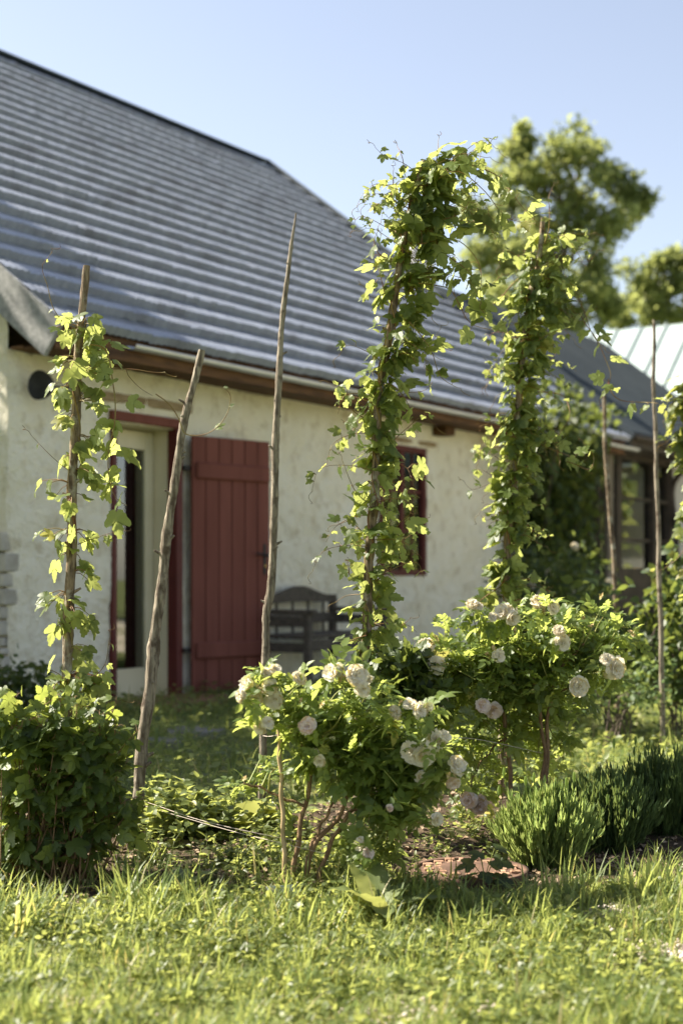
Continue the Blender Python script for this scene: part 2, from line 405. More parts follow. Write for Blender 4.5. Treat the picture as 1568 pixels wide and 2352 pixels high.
# gable walls with noise, and plain rear wall
def gable(name, t, mtl, sgn, zr):
    ww = np.linspace(.05, WID, 90); zz = np.linspace(-.15, 6.6, 120); W, Z = np.meshgrid(ww, zz)
    tt = t+.02*np.sin(3*W+2*Z)+.012*np.sin(9*W-5*Z)+.004*rng.normal(size=W.shape)
    cc = np.stack([tt, W, Z], -1).reshape(-1, 3); ff = gridf(90, 120); m_ = cc[ff].mean(1)
    lim = zr-.77*np.abs(m_[:, 1]-4.94)-.12
    MB().add(cc, ff[m_[:, 2] < lim]).build(name, mtl, house)
gable('gable_wall', T0+.02, M['plaster'], -1, 6.70)
gable('gable_wall', T1, M['plaster'], 1, 6.70)
mb = MB(); box(mb, T0+.1, T1, WID, WID+.05, -.1, 2.9, 0); mb.build('rear_wall', M['plaster'], house)
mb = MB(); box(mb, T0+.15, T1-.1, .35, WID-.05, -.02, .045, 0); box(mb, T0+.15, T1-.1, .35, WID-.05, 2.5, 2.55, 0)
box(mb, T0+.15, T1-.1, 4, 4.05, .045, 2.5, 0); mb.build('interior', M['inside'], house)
# corner stones where the plaster has fallen
mb = MB(); z = -.05
while z < 1.12:
    h = rng.uniform(.05, .15); w = rng.uniform(-.02, .03)
    while w < .5:
        l = rng.uniform(.14, .3); box(mb, T0-.035-rng.random()*.02, T0+.09, w+.03, w+.03+l-.015, z, z+h-.014, 0, rng.random(), None, .008); w += l
    z += h
mb.build('corner_stones', M['stone'], house)

# roof
RS, SL, TP = 5.39, .77, math.atan(.77)
ct, st_ = math.cos(TP), math.sin(TP); LEN = RS/ct; NC = 23; CH = LEN/NC
ta = np.arange(-1.07, 8.40, .0095)
cor = .0045*np.cos(2*np.pi*ta/.057)
mb = MB()
for j in range(NC):
    s0 = j*CH; wav = .005*np.sin(ta*1.3+j*2.1)+.003*np.sin(ta*7+j)
    blk = rng.normal(size=int(len(ta)/8)+2)*.003; blk = np.repeat(blk, 8)[:len(ta)]
    prof = [(s0-.012, .062), (s0+CH*.18, .057), (s0+CH*.42, .040), (s0+CH*.66, .008), (s0+CH+.03, .0)]
    rows = []
    tn = rng.random(int(len(ta)/8)+2); tn = np.repeat(tn, 8)[:len(ta)]
    for q, (s, h) in enumerate(prof):
        ss = s+(blk if q == 0 else 0); hh = h+cor+wav*(.35 if q < 2 else .15)+(.7*blk if q < 2 else 0)
        rows.append(np.stack([ta, -.45+ss*ct-hh*st_, 2.56+ss*st_+hh*ct], -1))
    V = np.stack(rows); mb.add(V, gridf(len(ta), 5), 0, np.tile(tn, 5))
    lo = rows[0].copy(); lo[:, 1] += .06*st_; lo[:, 2] -= .06*ct
    mb.add(np.stack([lo, rows[0]]), gridf(len(ta), 2), 0, .2)
V = [[-1.07, -.44, 2.545], [8.4, -.44, 2.545], [8.4, 4.94, 6.69], [-1.07, 4.94, 6.69]]; mb.add(V, [[0, 3, 2, 1]], 1, .5, False)
V = [[-1.07, 4.94, 6.72], [8.4, 4.94, 6.72], [8.4, 9.7, 3.04], [-1.07, 9.7, 3.04]]; mb.add(V, [[0, 1, 2, 3]], 0, .5, False)
V = [[-1.07, 4.94, 6.69], [8.4, 4.94, 6.69], [8.4, 9.7, 3.0], [-1.07, 9.7, 3.0]]; mb.add(V, [[3, 2, 1, 0]], 1, .5, False)
roof = mb.build('roof', [M['roofshake'], M['eavewood']], house)
mb = MB(); beam(mb, (-1.09, 4.90, 6.735), (8.43, 4.90, 6.735), .16, .03, bev=.006)
mb.add(*(lambda: (np.array([[-1.09, 4.985, 6.73], [8.43, 4.985, 6.73], [8.43, 5.12, 6.62], [-1.09, 5.12, 6.62]]), [[0, 1, 2, 3]]))())
mb.build('ridge_cap', M['darkroof'], roof)
# barge boards and eave timbers
for t in (-1.055, 8.385):
    mb = MB(); q_ = .0 if t < 0 else .085
    beam(mb, (t+(.03 if q_ else 0), -.46+q_*0, 2.43+.02+q_), (t+(.03 if q_ else 0), 4.92, 2.45+5.36*.77+q_), .035, .26, up=(0, -st_, ct))
    mb.build('barge_board', M['greywood'] if t < 0 else M['darkroof'], roof)
mb = MB(); box(mb, -1.02, 8.36, -.43, -.40, 2.40, 2.55, 0, .5, None, .003); mb.build('fascia_board', M['eavewood'], roof)
mb = MB()
for i, w in enumerate((-.39, -.26, -.13)): box(mb, -1.0, 8.34, w, w+.122, 2.405+.012*i, 2.427+.012*i, 0, .5, None, .004)
mb.build('soffit', M['eavewood'], roof)
for t in (4.62,):
    mb = MB(); box(mb, t-.09, t+.09, -.16, .1, 2.33, 2.42, 0, .5, None, .01); mb.build('rafter_end', M['eavewood'], roof)
mb = MB(); g = [(-1.0, -.475, 2.475), (8.5, -.475, 2.455)]
aa = np.linspace(0, np.pi, 9); GV = []
for (t, w, z) in ((-.35, -.475, 2.50), (8.62, -.475, 2.475)):
    GV.append(np.stack([np.full(9, t), w+.04*np.cos(aa), z-.028*np.sin(aa)], -1))
mb.add(np.stack(GV), gridf(9, 2)); mb.add(np.stack([GV[0]+[0, 0, .004], GV[1]+[0, 0, .004]])*[1, 1, 1], gridf(9, 2)[:, ::-1])
tube(mb, [(-.35, -.517, 2.503), (8.62, -.517, 2.478)], .006, 6)
mb.build('gutter', M['galv'], roof)

# door frame, glazed inner door, red plank leaf
fr = MB()
box(fr, -.045, -.002, -.03, .03, .03, 2.06, 0, .5, None, .004); box(fr, .645, .715, -.035, .06, .03, 2.06, 0, .5, None, .004)
box(fr, -.05, .715, -.038, .06, 2.06, 2.13, 1, .5, None, .004)
fr.build('door_frame', [M['darkred'], M['redpaint']], house)
gd = MB(); y0, y1 = .205, .25
box(gd, .01, .12, y0, y1, .06, 2.04, 0, .5, None, .006); box(gd, .57, .655, y0, y1, .06, 2.04, 0, .5, None, .006)
box(gd, .12, .57, y0+.002, y1-.002, 1.90, 2.04, 0, .5, None, .006); box(gd, .12, .57, y0+.002, y1-.002, .06, .27, 0, .5, None, .006)
gdo = gd.build('glazed_door', M['cream'], house); gdo['label'] = 'cream painted glazed inner door standing in the doorway'
mb = MB(); box(mb, .115, .575, .226, .230, .265, 1.905); mb.build('pane', M['glass'], gdo)
mb = MB(); tt = np.linspace(.40, .62, 60); zz = np.array([.25, 1.0, 1.95]); X, Z = np.meshgrid(tt, zz)
mb.add(np.stack([X, .29+.018*np.sin(X*130)+.01*np.sin(X*57), Z], -1), gridf(60, 3)); mb.build('curtain', M['curtain'], house)
mb = MB(); box(mb, -.12, .80, -.62, -.02, .0, .075, 0, .5, None, .012); mb.build('doorstep', M['step'], house)
mb = MB(); box(mb, -.28, .86, -.012, .03, 2.19, 2.26, 0, .5, None, .01); mb.build('door_lintel', M['lintel'], house)
mb = MB(); box(mb, WO[0]-.14, WO[1]+.2, -.012, .03, 2.215, 2.265, 0, .5, None, .01); mb.build('window_lintel', M['lintel'], house)
# plank leaf, hinged at t=.76 and standing 12 degrees off the wall
LM = Matrix.Translation((.765, -.06, 0))@Matrix.Rotation(rad(-12.), 4, 'Z'); LM = np.array(LM)
def lbox(mb, *a, **k): box(mb, *a, M=LM, **k)
mb = MB(); nb = 6; W_ = .78/nb
for i in range(nb): lbox(mb, i*W_+.0035, (i+1)*W_-.0035, -.028, .0, .08, 2.015, bev=.004)
lbox(mb, .004, .776, -.012, -.004, .085, 2.01)
leaf = mb.build('plank_door', M['redpaint'], house); leaf['label'] = 'rusty red plank door leaf folded back against the wall'
for z0 in (.33, 1.69):
    mb = MB(); lbox(mb, .03, .765, -.056, -.028, z0, z0+.125, bev=.012); mb.build('batten', M['redpaint'], leaf)
hm = MB(); lbox(hm, .708, .735, -.036, -.028, .97, 1.21, bev=.003); tube(hm, [LM[:3, :3]@np.array(p)+LM[:3, 3] for p in ((.72, -.03, 1.12), (.72, -.075, 1.12), (.67, -.082, 1.125), (.60, -.078, 1.135))], [.011, .010, .009, .007], 8)
hn = hm.build('handle', M['black'], leaf)
tb = MB(); tube(tb, [LM[:3, :3]@np.array(p)+LM[:3, 3] for p in ((.7215, -.0365, 1.035), (.7215, -.041, 1.035))], .008, 10); tb.build('keyhole_cover', M['brass'], hn)
for z0 in (.38, 1.75):
    mb = MB(); box(mb, .70, .775, -.065, -.037, z0, z0+.035, 0, .5, None, .004); mb.build('hinge', M['black'], leaf)
# window
mb = MB(); a, b, z0, z1 = WO; y0, y1 = -.015, .05
box(mb, a, a+.055, y0, y1, z0, z1, 0, .5, None, .004); box(mb, b-.055, b, y0, y1, z0, z1, 0, .5, None, .004)
box(mb, a+.055, b-.055, y0+.002, y1-.002, z0, z0+.055, 0, .5, None, .004); box(mb, a+.055, b-.055, y0+.002, y1-.002, z1-.055, z1, 0, .5, None, .004)
mc = (a+b)/2; box(mb, mc-.028, mc+.028, .004, .045, z0+.055, z1-.055, 0, .5, None, .003)
for q in (1, 2):
    zc = z0+.05+(z1-z0-.1)*q/3
    box(mb, a+.055, mc-.028, .012, .04, zc-.014, zc+.014, 0, .5, None, .002); box(mb, mc+.028, b-.055, .012, .04, zc-.014, zc+.014, 0, .5, None, .002)
for s in (a+.055, mc+.028):
    w = (b-a)/2-.083
    box(mb, s+w*.5-.007, s+w*.5+.007, .014, .036, z0+.055, z1-.055)
win = mb.build('window_frame', M['darkred'], house)
mb = MB(); box(mb, a+.05, b-.05, .024, .027, z0+.05, z1-.05); mb.build('pane', M['glass'], win)

# wall lamp
lp = HL(-.45, -.02, 2.26)
lamp = thing('wall_lamp', lp, 'black iron wall lamp with a dish shade beside the door', 'lamp')
def hp(t, w, z): return HL(t, w, z)
mb = MB(); tube(mb, [hp(-.40, 0, 2.2), hp(-.40, -.025, 2.2)], .04, 14); mb.build('wall_plate', M['brass'], lamp, lp)
mb = MB(); tube(mb, smooth_path([hp(-.40, -.02, 2.2), hp(-.42, -.09, 2.2), hp(-.52, -.15, 2.215), hp(-.68, -.16, 2.21), hp(-.79, -.16, 2.2)], 16), .008, 8); mb.build('arm', M['black'], lamp, lp)
mb = MB(); aa = np.linspace(0, 2*np.pi, 24, endpoint=False); prof = [(-.78, .012), (-.80, .04), (-.82, .065), (-.855, .088), (-.885, .096), (-.90, .097)]; V = []
for (t, r) in prof:
    for q in aa: V.append(hp(t, -.16+r*math.cos(q), 2.2+r*math.sin(q)))
i = np.arange(5)[:, None]*24; j = np.arange(24)[None]; k = (j+1) % 24
mb.add(V, np.stack([i+j, i+k, i+24+k, i+24+j], -1).reshape(-1, 4)); mb.add(V[-24:]+[hp(-.875, -.16, 2.2)], [[q, (q+1) % 24, 24] for q in range(24)])
mb.build('shade', M['black'], lamp, lp)

# bench
bp = HL(1.92, -.45, .06)
bench = thing('garden_bench', bp, 'weathered grey wooden bench with an arched back against the wall', 'bench')
BT = (1.50, 2.62)
def hb(mb, t0, t1, w0, w1, z0, z1, bev=.006):
    Mx = np.eye(4); Mx[:2, 0] = U; Mx[:2, 1] = NN; Mx[:3, 3] = (-1.61, 10.1, 0)
    box(mb, t0, t1, w0, w1, z0, z1, 0, .5, Mx, bev)
mb = MB(); tt = np.linspace(BT[0], BT[1], 40); s = (tt-BT[0])/(BT[1]-BT[0])
top = .79+.085*np.exp(-((s-.56)/.24)**2); bot = .735+.012*np.exp(-((s-.56)/.25)**2)
V = []
for w in (-.13, -.085):
    V.append([hp(t, w, z) for t, z in zip(tt, bot)]); V.append([hp(t, w, z) for t, z in zip(tt, top)])
V = np.array([V[0], V[1], V[3], V[2], V[0]]); mb.add(V, gridf(40, 5), smooth=False)
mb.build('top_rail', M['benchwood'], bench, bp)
mb = MB(); hb(mb, BT[0], BT[1]-.03, -.125, -.10, .565, .65)
for t in np.linspace(BT[0]+.1, BT[1]-.12, 5): hb(mb, t-.016, t+.016, -.10, -.085, .44, .76)
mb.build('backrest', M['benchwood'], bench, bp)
mb = MB()
for i in range(4): hb(mb, BT[0]-.02, BT[1]-.035, -.60+i*.118, -.50+i*.118, .465, .495)
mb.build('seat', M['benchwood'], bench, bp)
for t in BT:
    mb = MB(); hb(mb, t-.03, t+.03, -.14, -.08, .05, .80); mb.build('leg', M['benchwood'], bench, bp)
    mb = MB(); hb(mb, t-.03, t+.03, -.66, -.60, .05, .66); mb.build('leg', M['benchwood'], bench, bp)
    mb = MB(); hb(mb, t-.04, t+.04, -.70, -.14, .66, .695, .01); mb.build('armrest', M['benchwood'], bench, bp)
    mb = MB()
    for z in (.36, .56): hb(mb, t-.012, t+.012, -.60, -.14, z, z+.075)
    mb.build('side_slat', M['benchwood'], bench, bp)
mb = MB(); hb(mb, BT[0]+.03, BT[1]-.03, -.64, -.615, .37, .46); mb.build('apron', M['benchwood'], bench, bp)

# ------------------------------------------------------------------ annex beyond the gable
ax0 = HL(8.45, 0, 0)
annex = thing('annex', ax0, 'dark roofed annex with glazed timber doors beyond the farmhouse', 'building', rz=HR)
def an(v): return np.asarray(v, float)-[8.45, 0, 0]
def abox(mb, t0, t1, *a, **k): box(mb, t0-8.45, t1-8.45, *a, **k)
mb = MB(); V = [[8.44, -.47, 2.68], [13.8, -.47, 2.68], [13.8, 2.18, 4.72], [8.44, 2.18, 4.72], [13.8, 4.85, 2.68], [8.44, 4.85, 2.68]]
V = np.array([an(v) for v in V]); mb.add(V, [[0, 1, 2, 3], [3, 2, 4, 5]], smooth=False); mb.add(V-[0, 0, .07], [[3, 2, 1, 0], [5, 4, 2, 3]], smooth=False)
for t in np.arange(8.5, 13.8, .12):
    beam(mb, an((t, -.46, 2.69)), an((t, 2.16, 4.71)), .02, .012, bev=0)
arf = mb.build('roof', M['darkroof'], annex)
mb = MB(); abox(mb, 8.44, 13.8, -.45, -.41, 2.50, 2.66, 0, .5, None, .004); abox(mb, 8.46, 13.8, -.41, -.02, 2.50, 2.53); mb.build('fascia_board', M['darkframe'], arf)
mb = MB()
tube(mb, [an((8.5, -.49, 2.62)), an((13.8, -.49, 2.60))], .04, 8); mb.build('gutter', M['darkframe'], arf)
mb = MB(); abox(mb, 10.98, 13.7, -.0, .05, -.1, 2.50)
abox(mb, 13.65, 13.7, .05, 4.6, -.1, 2.6); abox(mb, 8.1, 13.65, 4.55, 4.6, -.1, 2.6)
mb.build('wall', M['plaster2'], annex)
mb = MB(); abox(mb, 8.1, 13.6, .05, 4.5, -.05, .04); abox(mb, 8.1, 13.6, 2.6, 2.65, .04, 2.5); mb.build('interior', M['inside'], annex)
mb = MB()
for t, w in ((8.08, .10), (8.50, .05), (9.05, .16), (10.28, .13), (10.88, .10)): abox(mb, t, t+w, -.05, .08, .1, 2.44, 0, .5, None, .004)
abox(mb, 8.1, 10.98, -.028, .07, 2.44, 2.5); abox(mb, 8.18, 10.88, -.03, .07, 1.0, 1.06); abox(mb, 8.18, 10.88, -.025, .07, -.05, 1.0)
for z in (1.42, 1.95): abox(mb, 8.18, 10.88, -.02, .06, z-.02, z+.02)
wf = mb.build('window_frame', M['darkframe'], annex)
mb = MB(); abox(mb, 8.19, 10.9, .02, .024, 1.04, 2.45); mb.build('pane', M['glass'], wf)
mb = MB(); abox(mb, 8.60, 8.76, -.12, -.055, .0, 2.44, 0, .5, None, .005); mb.build('post', M['beige'], annex)
mb = MB(); tube(mb, smooth_path([an((10.95, -.47, 2.6)), an((10.95, -.3, 2.45)), an((10.95, -.12, 2.3)), an((10.95, -.11, 1.5)), an((10.95, -.11, 0.05))], 20), .04, 8); mb.build('downpipe', M['darkframe'], annex)
mb = MB(); a0 = an((8.75, 2.6, 4.3)); tube(mb, [a0, a0+[0, 0, 1.35]], [.20, .19], 20); tube(mb, [a0+[0, 0, .55], a0+[0, 0, .63]], .235, 20); tube(mb, [a0+[0, 0, 1.30], a0+[0, 0, 1.40]], .225, 20); mb.build('chimney', M['pot'], arf)

# pale metal-roofed barn farther off
bn0 = HL(16.3, -8, 0)
barn = thing('barn', bn0, 'farther building with a pale green standing seam metal roof', 'building', rz=HR)
mb = MB(); V = np.array([[0, -.3, 3.0], [0, 12.9, 3.0], [3.2, 12.9, 5.93], [3.2, -.3, 5.93], [6.4, 12.9, 3.0], [6.4, -.3, 3.0]])
mb.add(V, [[0, 3, 2, 1], [3, 5, 4, 2]], smooth=False); mb.add(V-[0, 0, .08], [[0, 1, 2, 3], [3, 2, 4, 5]], smooth=False)
for w in np.arange(-.2, 12.9, .52): beam(mb, (0.0, w, 3.02), (3.2, w, 5.95), .035, .05, bev=0)
mb.build('roof', M['greenroof'], barn)
mb = MB(); box(mb, .4, .45, 0, 12.6, 0, 3.2); box(mb, 5.9, 5.95, 0, 12.6, 0, 3.2)
for w in (0, 12.55): mb.add([[.45, w, 0], [5.9, w, 0], [5.9, w, 3.2], [3.2, w, 5.7], [.45, w, 3.2]], [[0, 1, 2, 3, 4]], smooth=False)
mb.build('wall', M['plaster2'], barn)

# ------------------------------------------------------------------ plants: helpers
def rvec(n): return nrm(rng.normal(size=(n, 3)))
def hopleaves(mb, pos, ax, nv, sc, m=0):
    k = rng.random(len(pos)) < .6
    inst(mb, HOP_A, HOP_AF, pos[k], ax[k], nv[k], sc[k], m); inst(mb, HOP_B, HOP_BF, pos[~k], ax[~k], nv[~k], sc[~k], m)

def shoot(fol, stem, pts, s0=.09, s1=.02, gap=.07, r=.0022, tend=True, leafn=2, wob=.012, bare=0.):
    n = max(12, int(np.linalg.norm(np.diff(pts, axis=0), axis=1).sum()/.02))
    p = smooth_path(pts, n); L = np.linalg.norm(np.diff(p, axis=0), axis=1).sum()
    ph = rng.random(3)*6; u = np.linspace(0, 1, n)[:, None]
    p = p+wob*np.sin(u*L*14+ph)*np.array([1, 1, .6])*np.minimum(1, u*6)
    tube(stem, p, r*(1-.6*u[:, 0]), 5, tint=.5)
    k = int(L*(1-bare)/gap); 
    for q in range(k):
        uu = bare+(q+.5)/k*(1-bare); i = min(n-2, int(uu*n)); tdir = nrm(p[i+1]-p[i]); s = s0+(s1-s0)*uu
        for e in range(leafn):
            if rng.random() < .18: continue
            side = nrm(np.cross(tdir, rng.normal(size=3))); 
            a = nrm(side*.8+np.array([0, 0, -.45])+.3*rng.normal(size=3)); st = p[i]+side*s*rng.uniform(.25, .55)+np.array([0, 0, .1*s])
            tube(stem, [p[i], (p[i]+st)/2+[0, 0, .12*s], st], .0010, 3, cap=False)
            nv = nrm(np.array([-.25, -.35, .8])+.55*rng.normal(size=3)+side*.3)
            hopleaves(fol, st[None], a[None], nv[None], np.array([s*rng.uniform(.7, 1.15)]))
    if tend:
        e = p[-1]; d = nrm(p[-1]-p[-3]); m = 14; w = np.linspace(0, 1, m)[:, None]
        q = e+d*.05*w+.012*np.hstack([np.sin(w*9), np.cos(w*7)-1, np.sin(w*6)])*w
        tube(stem, q, .0009, 4, cap=False)

def vine_mass(fol, stem, keys, d, n, s=(.05, .10), depth=.42, dj=0., helix=True, seed=0):
    K = np.array(keys, float); C = np.array([P(a, b, d+dj*(i/len(keys))) for i, (a, b, h, w) in enumerate(keys)])
    hw = K[:, 2]/F*d; wt_ = K[:, 3]
    m = 300; path = smooth_path(C, m); s_ = np.linspace(0, 1, len(K)); u = np.linspace(0, 1, m)
    # parameter of keys along arc length
    sk = np.concatenate([[0], np.cumsum(np.linalg.norm(np.diff(C, axis=0), axis=1))]); sk /= sk[-1]
    hwm = np.interp(u, sk, hw); wm = np.interp(u, sk, wt_)*hwm; cdf = np.cumsum(wm); cdf /= cdf[-1]
    i = np.searchsorted(cdf, rng.random(n)); i = np.clip(i, 1, m-2)
    th = rng.random(n)*2*np.pi; rr = hwm[i]*np.sqrt(rng.uniform(.03, 1, n))
    out = np.stack([np.cos(th), np.sin(th)*depth, .15*rng.normal(size=n)], 1)
    sz = rng.uniform(s[0], s[1], n)*np.where(rng.random(n) < .25, .6, 1)
    pos = path[i]+out*np.maximum(rr-sz*.45, .012)[:, None]
    ax = nrm(out*.8+np.array([0, 0, -.5])+.45*rng.normal(size=(n, 3))); nv = nrm(out*.35+np.array([-.25, -.2, .8])+.45*rng.normal(size=(n, 3)))
    hopleaves(fol, pos, ax, nv, sz)
    for q in range(n):
        a = path[max(0, i[q]-3)]+out[q]*.012; b = pos[q]
        tube(stem, [a, (a+b)/2+[0, 0, .01], b], .0011, 3, cap=False)
    return path

def side_shoots(f, s, path, n, L=(.08, .22), s0=(.04, .08), lo=.05, hi=.97):
    for q in range(n):
        i = int(rng.uniform(lo, hi)*(len(path)-1)); a = rng.uniform(-1, 1); sg = 1 if rng.random() < .55 else -1
        o = nrm(np.array([sg*rng.uniform(.6, 1), a*.6, rng.uniform(-.5, .7)])); l = rng.uniform(*L); e = path[i]+o*l; e2 = e+np.array([sg*.02, 0, rng.uniform(-.07, .03)])
        z = rng.uniform(*s0); shoot(f, s, np.array([path[i], path[i]+o*l*.5+[0, 0, .02], e, e2]), z, z*.35, .036, .0016, rng.random() < .5, wob=.004)
def bine(stem, path, turns, r, rr=.0028, ph=0):
    m = len(path)*2; p = smooth_path(path[::max(1, len(path)//20)], m); u = np.linspace(0, 1, m)
    a = u*turns*2*np.pi+ph
    q = p+np.stack([np.cos(a), np.sin(a), 0*a], 1)*(r+rr)
    tube(stem, q, rr, 6)

def stick(name, pts, rads, d, label, mtl, sides=10, n=60, stubs=6, ground=True, cat='pole', d2=None, group=None):
    C = np.array([P(a, b, d+(0 if d2 is None else (d2-d)*i/(len(pts)-1))) for i, (a, b) in enumerate(pts)])
    if ground:
        g = C[-1].copy(); g[2] = gh(g[0], g[1])-.05
        if C[-1][2] > g[2]+.06: C = np.vstack([C, g]); rads = list(rads)+[rads[-1]*1.03]
        else: C[-1] = g
    rads = np.array(rads)/F*d
    p = smooth_path(C, n); s = np.linspace(0, 1, len(rads)); r = np.interp(np.linspace(0, 1, n), s, rads)
    p = p+.0022*np.sin(np.linspace(0, 30, n)[:, None]+np.array([0, 2, 4]))*[1, 1, 0]
    r = r*(1+.05*np.sin(np.linspace(0, 55, n))+.03*rng.normal(size=n))
    base = np.array([C[-1][0], C[-1][1], gh(C[-1][0], C[-1][1])])
    mb = MB(); tube(mb, p, r, sides, wob=.05)
    for q in range(stubs):
        i = rng.integers(4, n-12); a = rng.random()*6.28; o = np.array([math.cos(a), -abs(math.sin(a))*.4, .5])
        tube(mb, [p[i], p[i]+o*r[i]*1.3, p[i]+o*r[i]*rng.uniform(1.6, 2.6)], [r[i]*.45, r[i]*.35, r[i]*.22], 6)
    ob = mb.build(name, mtl, None, base); ob.location = base
    tag(ob, label, cat, group); return p

# poles and sticks -------------------------------------------------
pp = stick('hop_pole', [(199, 610), (190, 700), (182, 800), (172, 1000), (165, 1200), (160, 1400), (152, 1560), (147, 1660), (140, 1800)], [8, 9, 10, 11, 11, 12, 12, 12, 12], 4.7, 'brown bark pole wound by the sparse hop vine in front of the door wall', M['bark'], 12, 90, 8)
sp2 = stick('bare_stick', [(464, 804), (447, 870), (428, 950), (408, 1060), (390, 1190), (376, 1300), (362, 1420), (352, 1510), (342, 1600), (327, 1720), (317, 1830), (314, 1925)], [8, 8.5, 9.5, 10, 11, 12, 12, 15, 13, 14, 13, 12], 5.1, 'bare leaning stick with a snapped top crossing the open doorway', M['barkgrey'], 12, 100, 14)
sp3 = stick('bare_stick', [(680, 489), (668, 560), (660, 640), (645, 780), (638, 900), (633, 1050), (628, 1200), (627, 1300), (622, 1360), (612, 1405), (609, 1500), (606, 1600), (604, 1720), (600, 1850)], [1.5, 5, 6, 7, 8, 8.5, 9, 9, 9.5, 9, 8.5, 8.5, 8.5, 8.5], 5.4, 'tall thin bare stick tapering to a point, in front of the plank door edge', M['barkgrey'], 10, 120, 16)
pa = stick('hop_pole', [(975, 370), (950, 440), (925, 570), (905, 700), (880, 840), (868, 950), (862, 1100), (850, 1250), (843, 1400), (834, 1520), (828, 1640), (822, 1800)], [6, 7, 8, 8.5, 9, 10, 10.5, 11, 11.5, 12, 12, 12], 5.0, 'tall pole inside the tallest hop column, between plank door and window', M['bark'], 12, 110, 6)
pb = stick('hop_pole', [(1246, 500), (1235, 600), (1215, 700), (1195, 850), (1182, 1050), (1165, 1250), (1162, 1400), (1158, 1500), (1152, 1640)], [5, 6, 7, 8, 8, 9, 9, 9, 9], 6.0, 'pole inside the dense hop column rising behind the larger rose bush', M['bark'], 10, 80, 4)
stick('bare_stick', [(1386, 900), (1388, 990), (1393, 1100), (1402, 1200), (1410, 1310), (1415, 1450)], [4, 5, 5, 5.5, 5.5, 6], 9.0, 'slim dark stick in front of the glazed annex doors', M['bark'], 8, 50, 3)
stick('bare_stick', [(1501, 735), (1500, 850), (1504, 1000), (1510, 1180), (1514, 1350), (1518, 1500), (1520, 1600)], [3.5, 4.5, 5, 5, 6, 6, 6], 7.7, 'thin upright grey stick beside the white wall end of the annex', M['barkgrey'], 8, 60, 4)

def vine(name, base, label, build, mat='hop'):
    b = thing(name, base, label, 'hop vine', None); fol = MB(); st = MB(); build(fol, st)
    fol.build('foliage', M[mat], b, base); st.build('bines', M['bine'], b, base); return b
def Pz(l, d): return np.array([P(a[0], a[1], d if len(a) < 3 else a[2]) for a in l])

def b1(f, s):
    d = 4.7
    bine(s, pp[8:], 5, .013); bine(s, pp[14:60], 3, .013, .0022, 2)
    cl = [(150, 750, 35, 8), (205, 760, 35, 9), (150, 830, 25, 5), (215, 800, 30, 6), (195, 860, 60, 14), (140, 900, 25, 6), (215, 930, 40, 8), (150, 960, 20, 4), (210, 1010, 30, 7), (175, 1060, 30, 7), (205, 1090, 35, 7), (110, 1110, 22, 4),
          (165, 1150, 30, 6), (125, 1225, 25, 5), (190, 1230, 25, 5), (150, 1270, 35, 6), (205, 1320, 25, 5), (130, 1370, 28, 6), (175, 1400, 28, 6), (215, 1430, 20, 4), (140, 1450, 25, 6), (190, 1500, 30, 6), (120, 1570, 40, 10), (190, 1560, 45, 12), (225, 1560, 35, 8), (150, 1610, 60, 16)]
    for (x, y, r, n) in cl:
        i = np.argmin(np.abs(pp[:, 2]-P(x, y-5, d)[2])); a = pp[i]
        for q in range(n):
            c = P(x+rng.normal()*r*.5, y+rng.normal()*r*.42, d+rng.normal()*.04); o = nrm(c-a)
            ax = nrm(o*.6+np.array([0, 0, -.7])+.45*rng.normal(size=3)); nv = nrm(o*.3+np.array([-.15, -.25, .7])+.5*rng.normal(size=3)); sz = rng.uniform(.035, .072)
            hopleaves(f, c[None], ax[None], nv[None], np.array([sz]))
            tube(s, smooth_path([a, (a+c)/2+[0, 0, .012], c], 5), [.0018, .0016, .0014, .0012, .001], 4, cap=False)
    shoot(f, s, Pz([(185, 760), (150, 740), (118, 710), (100, 660), (92, 610), (115, 585)], d), .03, .012, .07, .0018, leafn=1)
    shoot(f, s, Pz([(190, 790), (240, 800), (262, 880), (262, 960), (248, 1040), (256, 1110), (275, 1150), (295, 1160)], d-.05), .07, .085, .055, .0028, False, wob=.006)
    shoot(f, s, Pz([(205, 840), (290, 845), (355, 860), (372, 862)], d), .05, .015, .08, .0016, leafn=1)
    shoot(f, s, Pz([(290, 850), (335, 890), (358, 905)], d-.02), .045, .08, .12, .0016, False, leafn=1)
    q = smooth_path(Pz([(358, 905), (385, 925), (410, 960), (425, 995), (470, 998), (505, 975), (528, 930), (528, 905), (515, 890)], d-.02), 70); tube(s, q, np.linspace(.0022, .0012, 70), 5)
    for i, z in ((44, .035), (58, .02), (68, .012), (69, .012)):
        hopleaves(f, q[i][None], nrm(np.array([[.5, 0, .3]])), np.array([[0, -.6, .8]]), np.array([z]))
    shoot(f, s, Pz([(170, 1090), (130, 1060), (110, 1040), (75, 1000)], d), .045, .012, .07, .0016, leafn=1)
    shoot(f, s, Pz([(180, 1250), (215, 1235), (262, 1220)], d), .06, .03, .06, .0018, leafn=2)
    shoot(f, s, Pz([(170, 1600), (215, 1560), (250, 1530), (258, 1470)], d), .05, .02, .06, .0018)
    shoot(f, s, Pz([(165, 1620), (90, 1660), (60, 1690)], d), .06, .03, .06, .0018)
    shoot(f, s, Pz([(175, 1640), (230, 1620), (270, 1610)], d), .06, .03, .06, .0018)
vine('hop_vine', P(140, 1980, 4.7)*[1, 1, 0], 'sparse hop vine twining up the leftmost bark pole', b1)

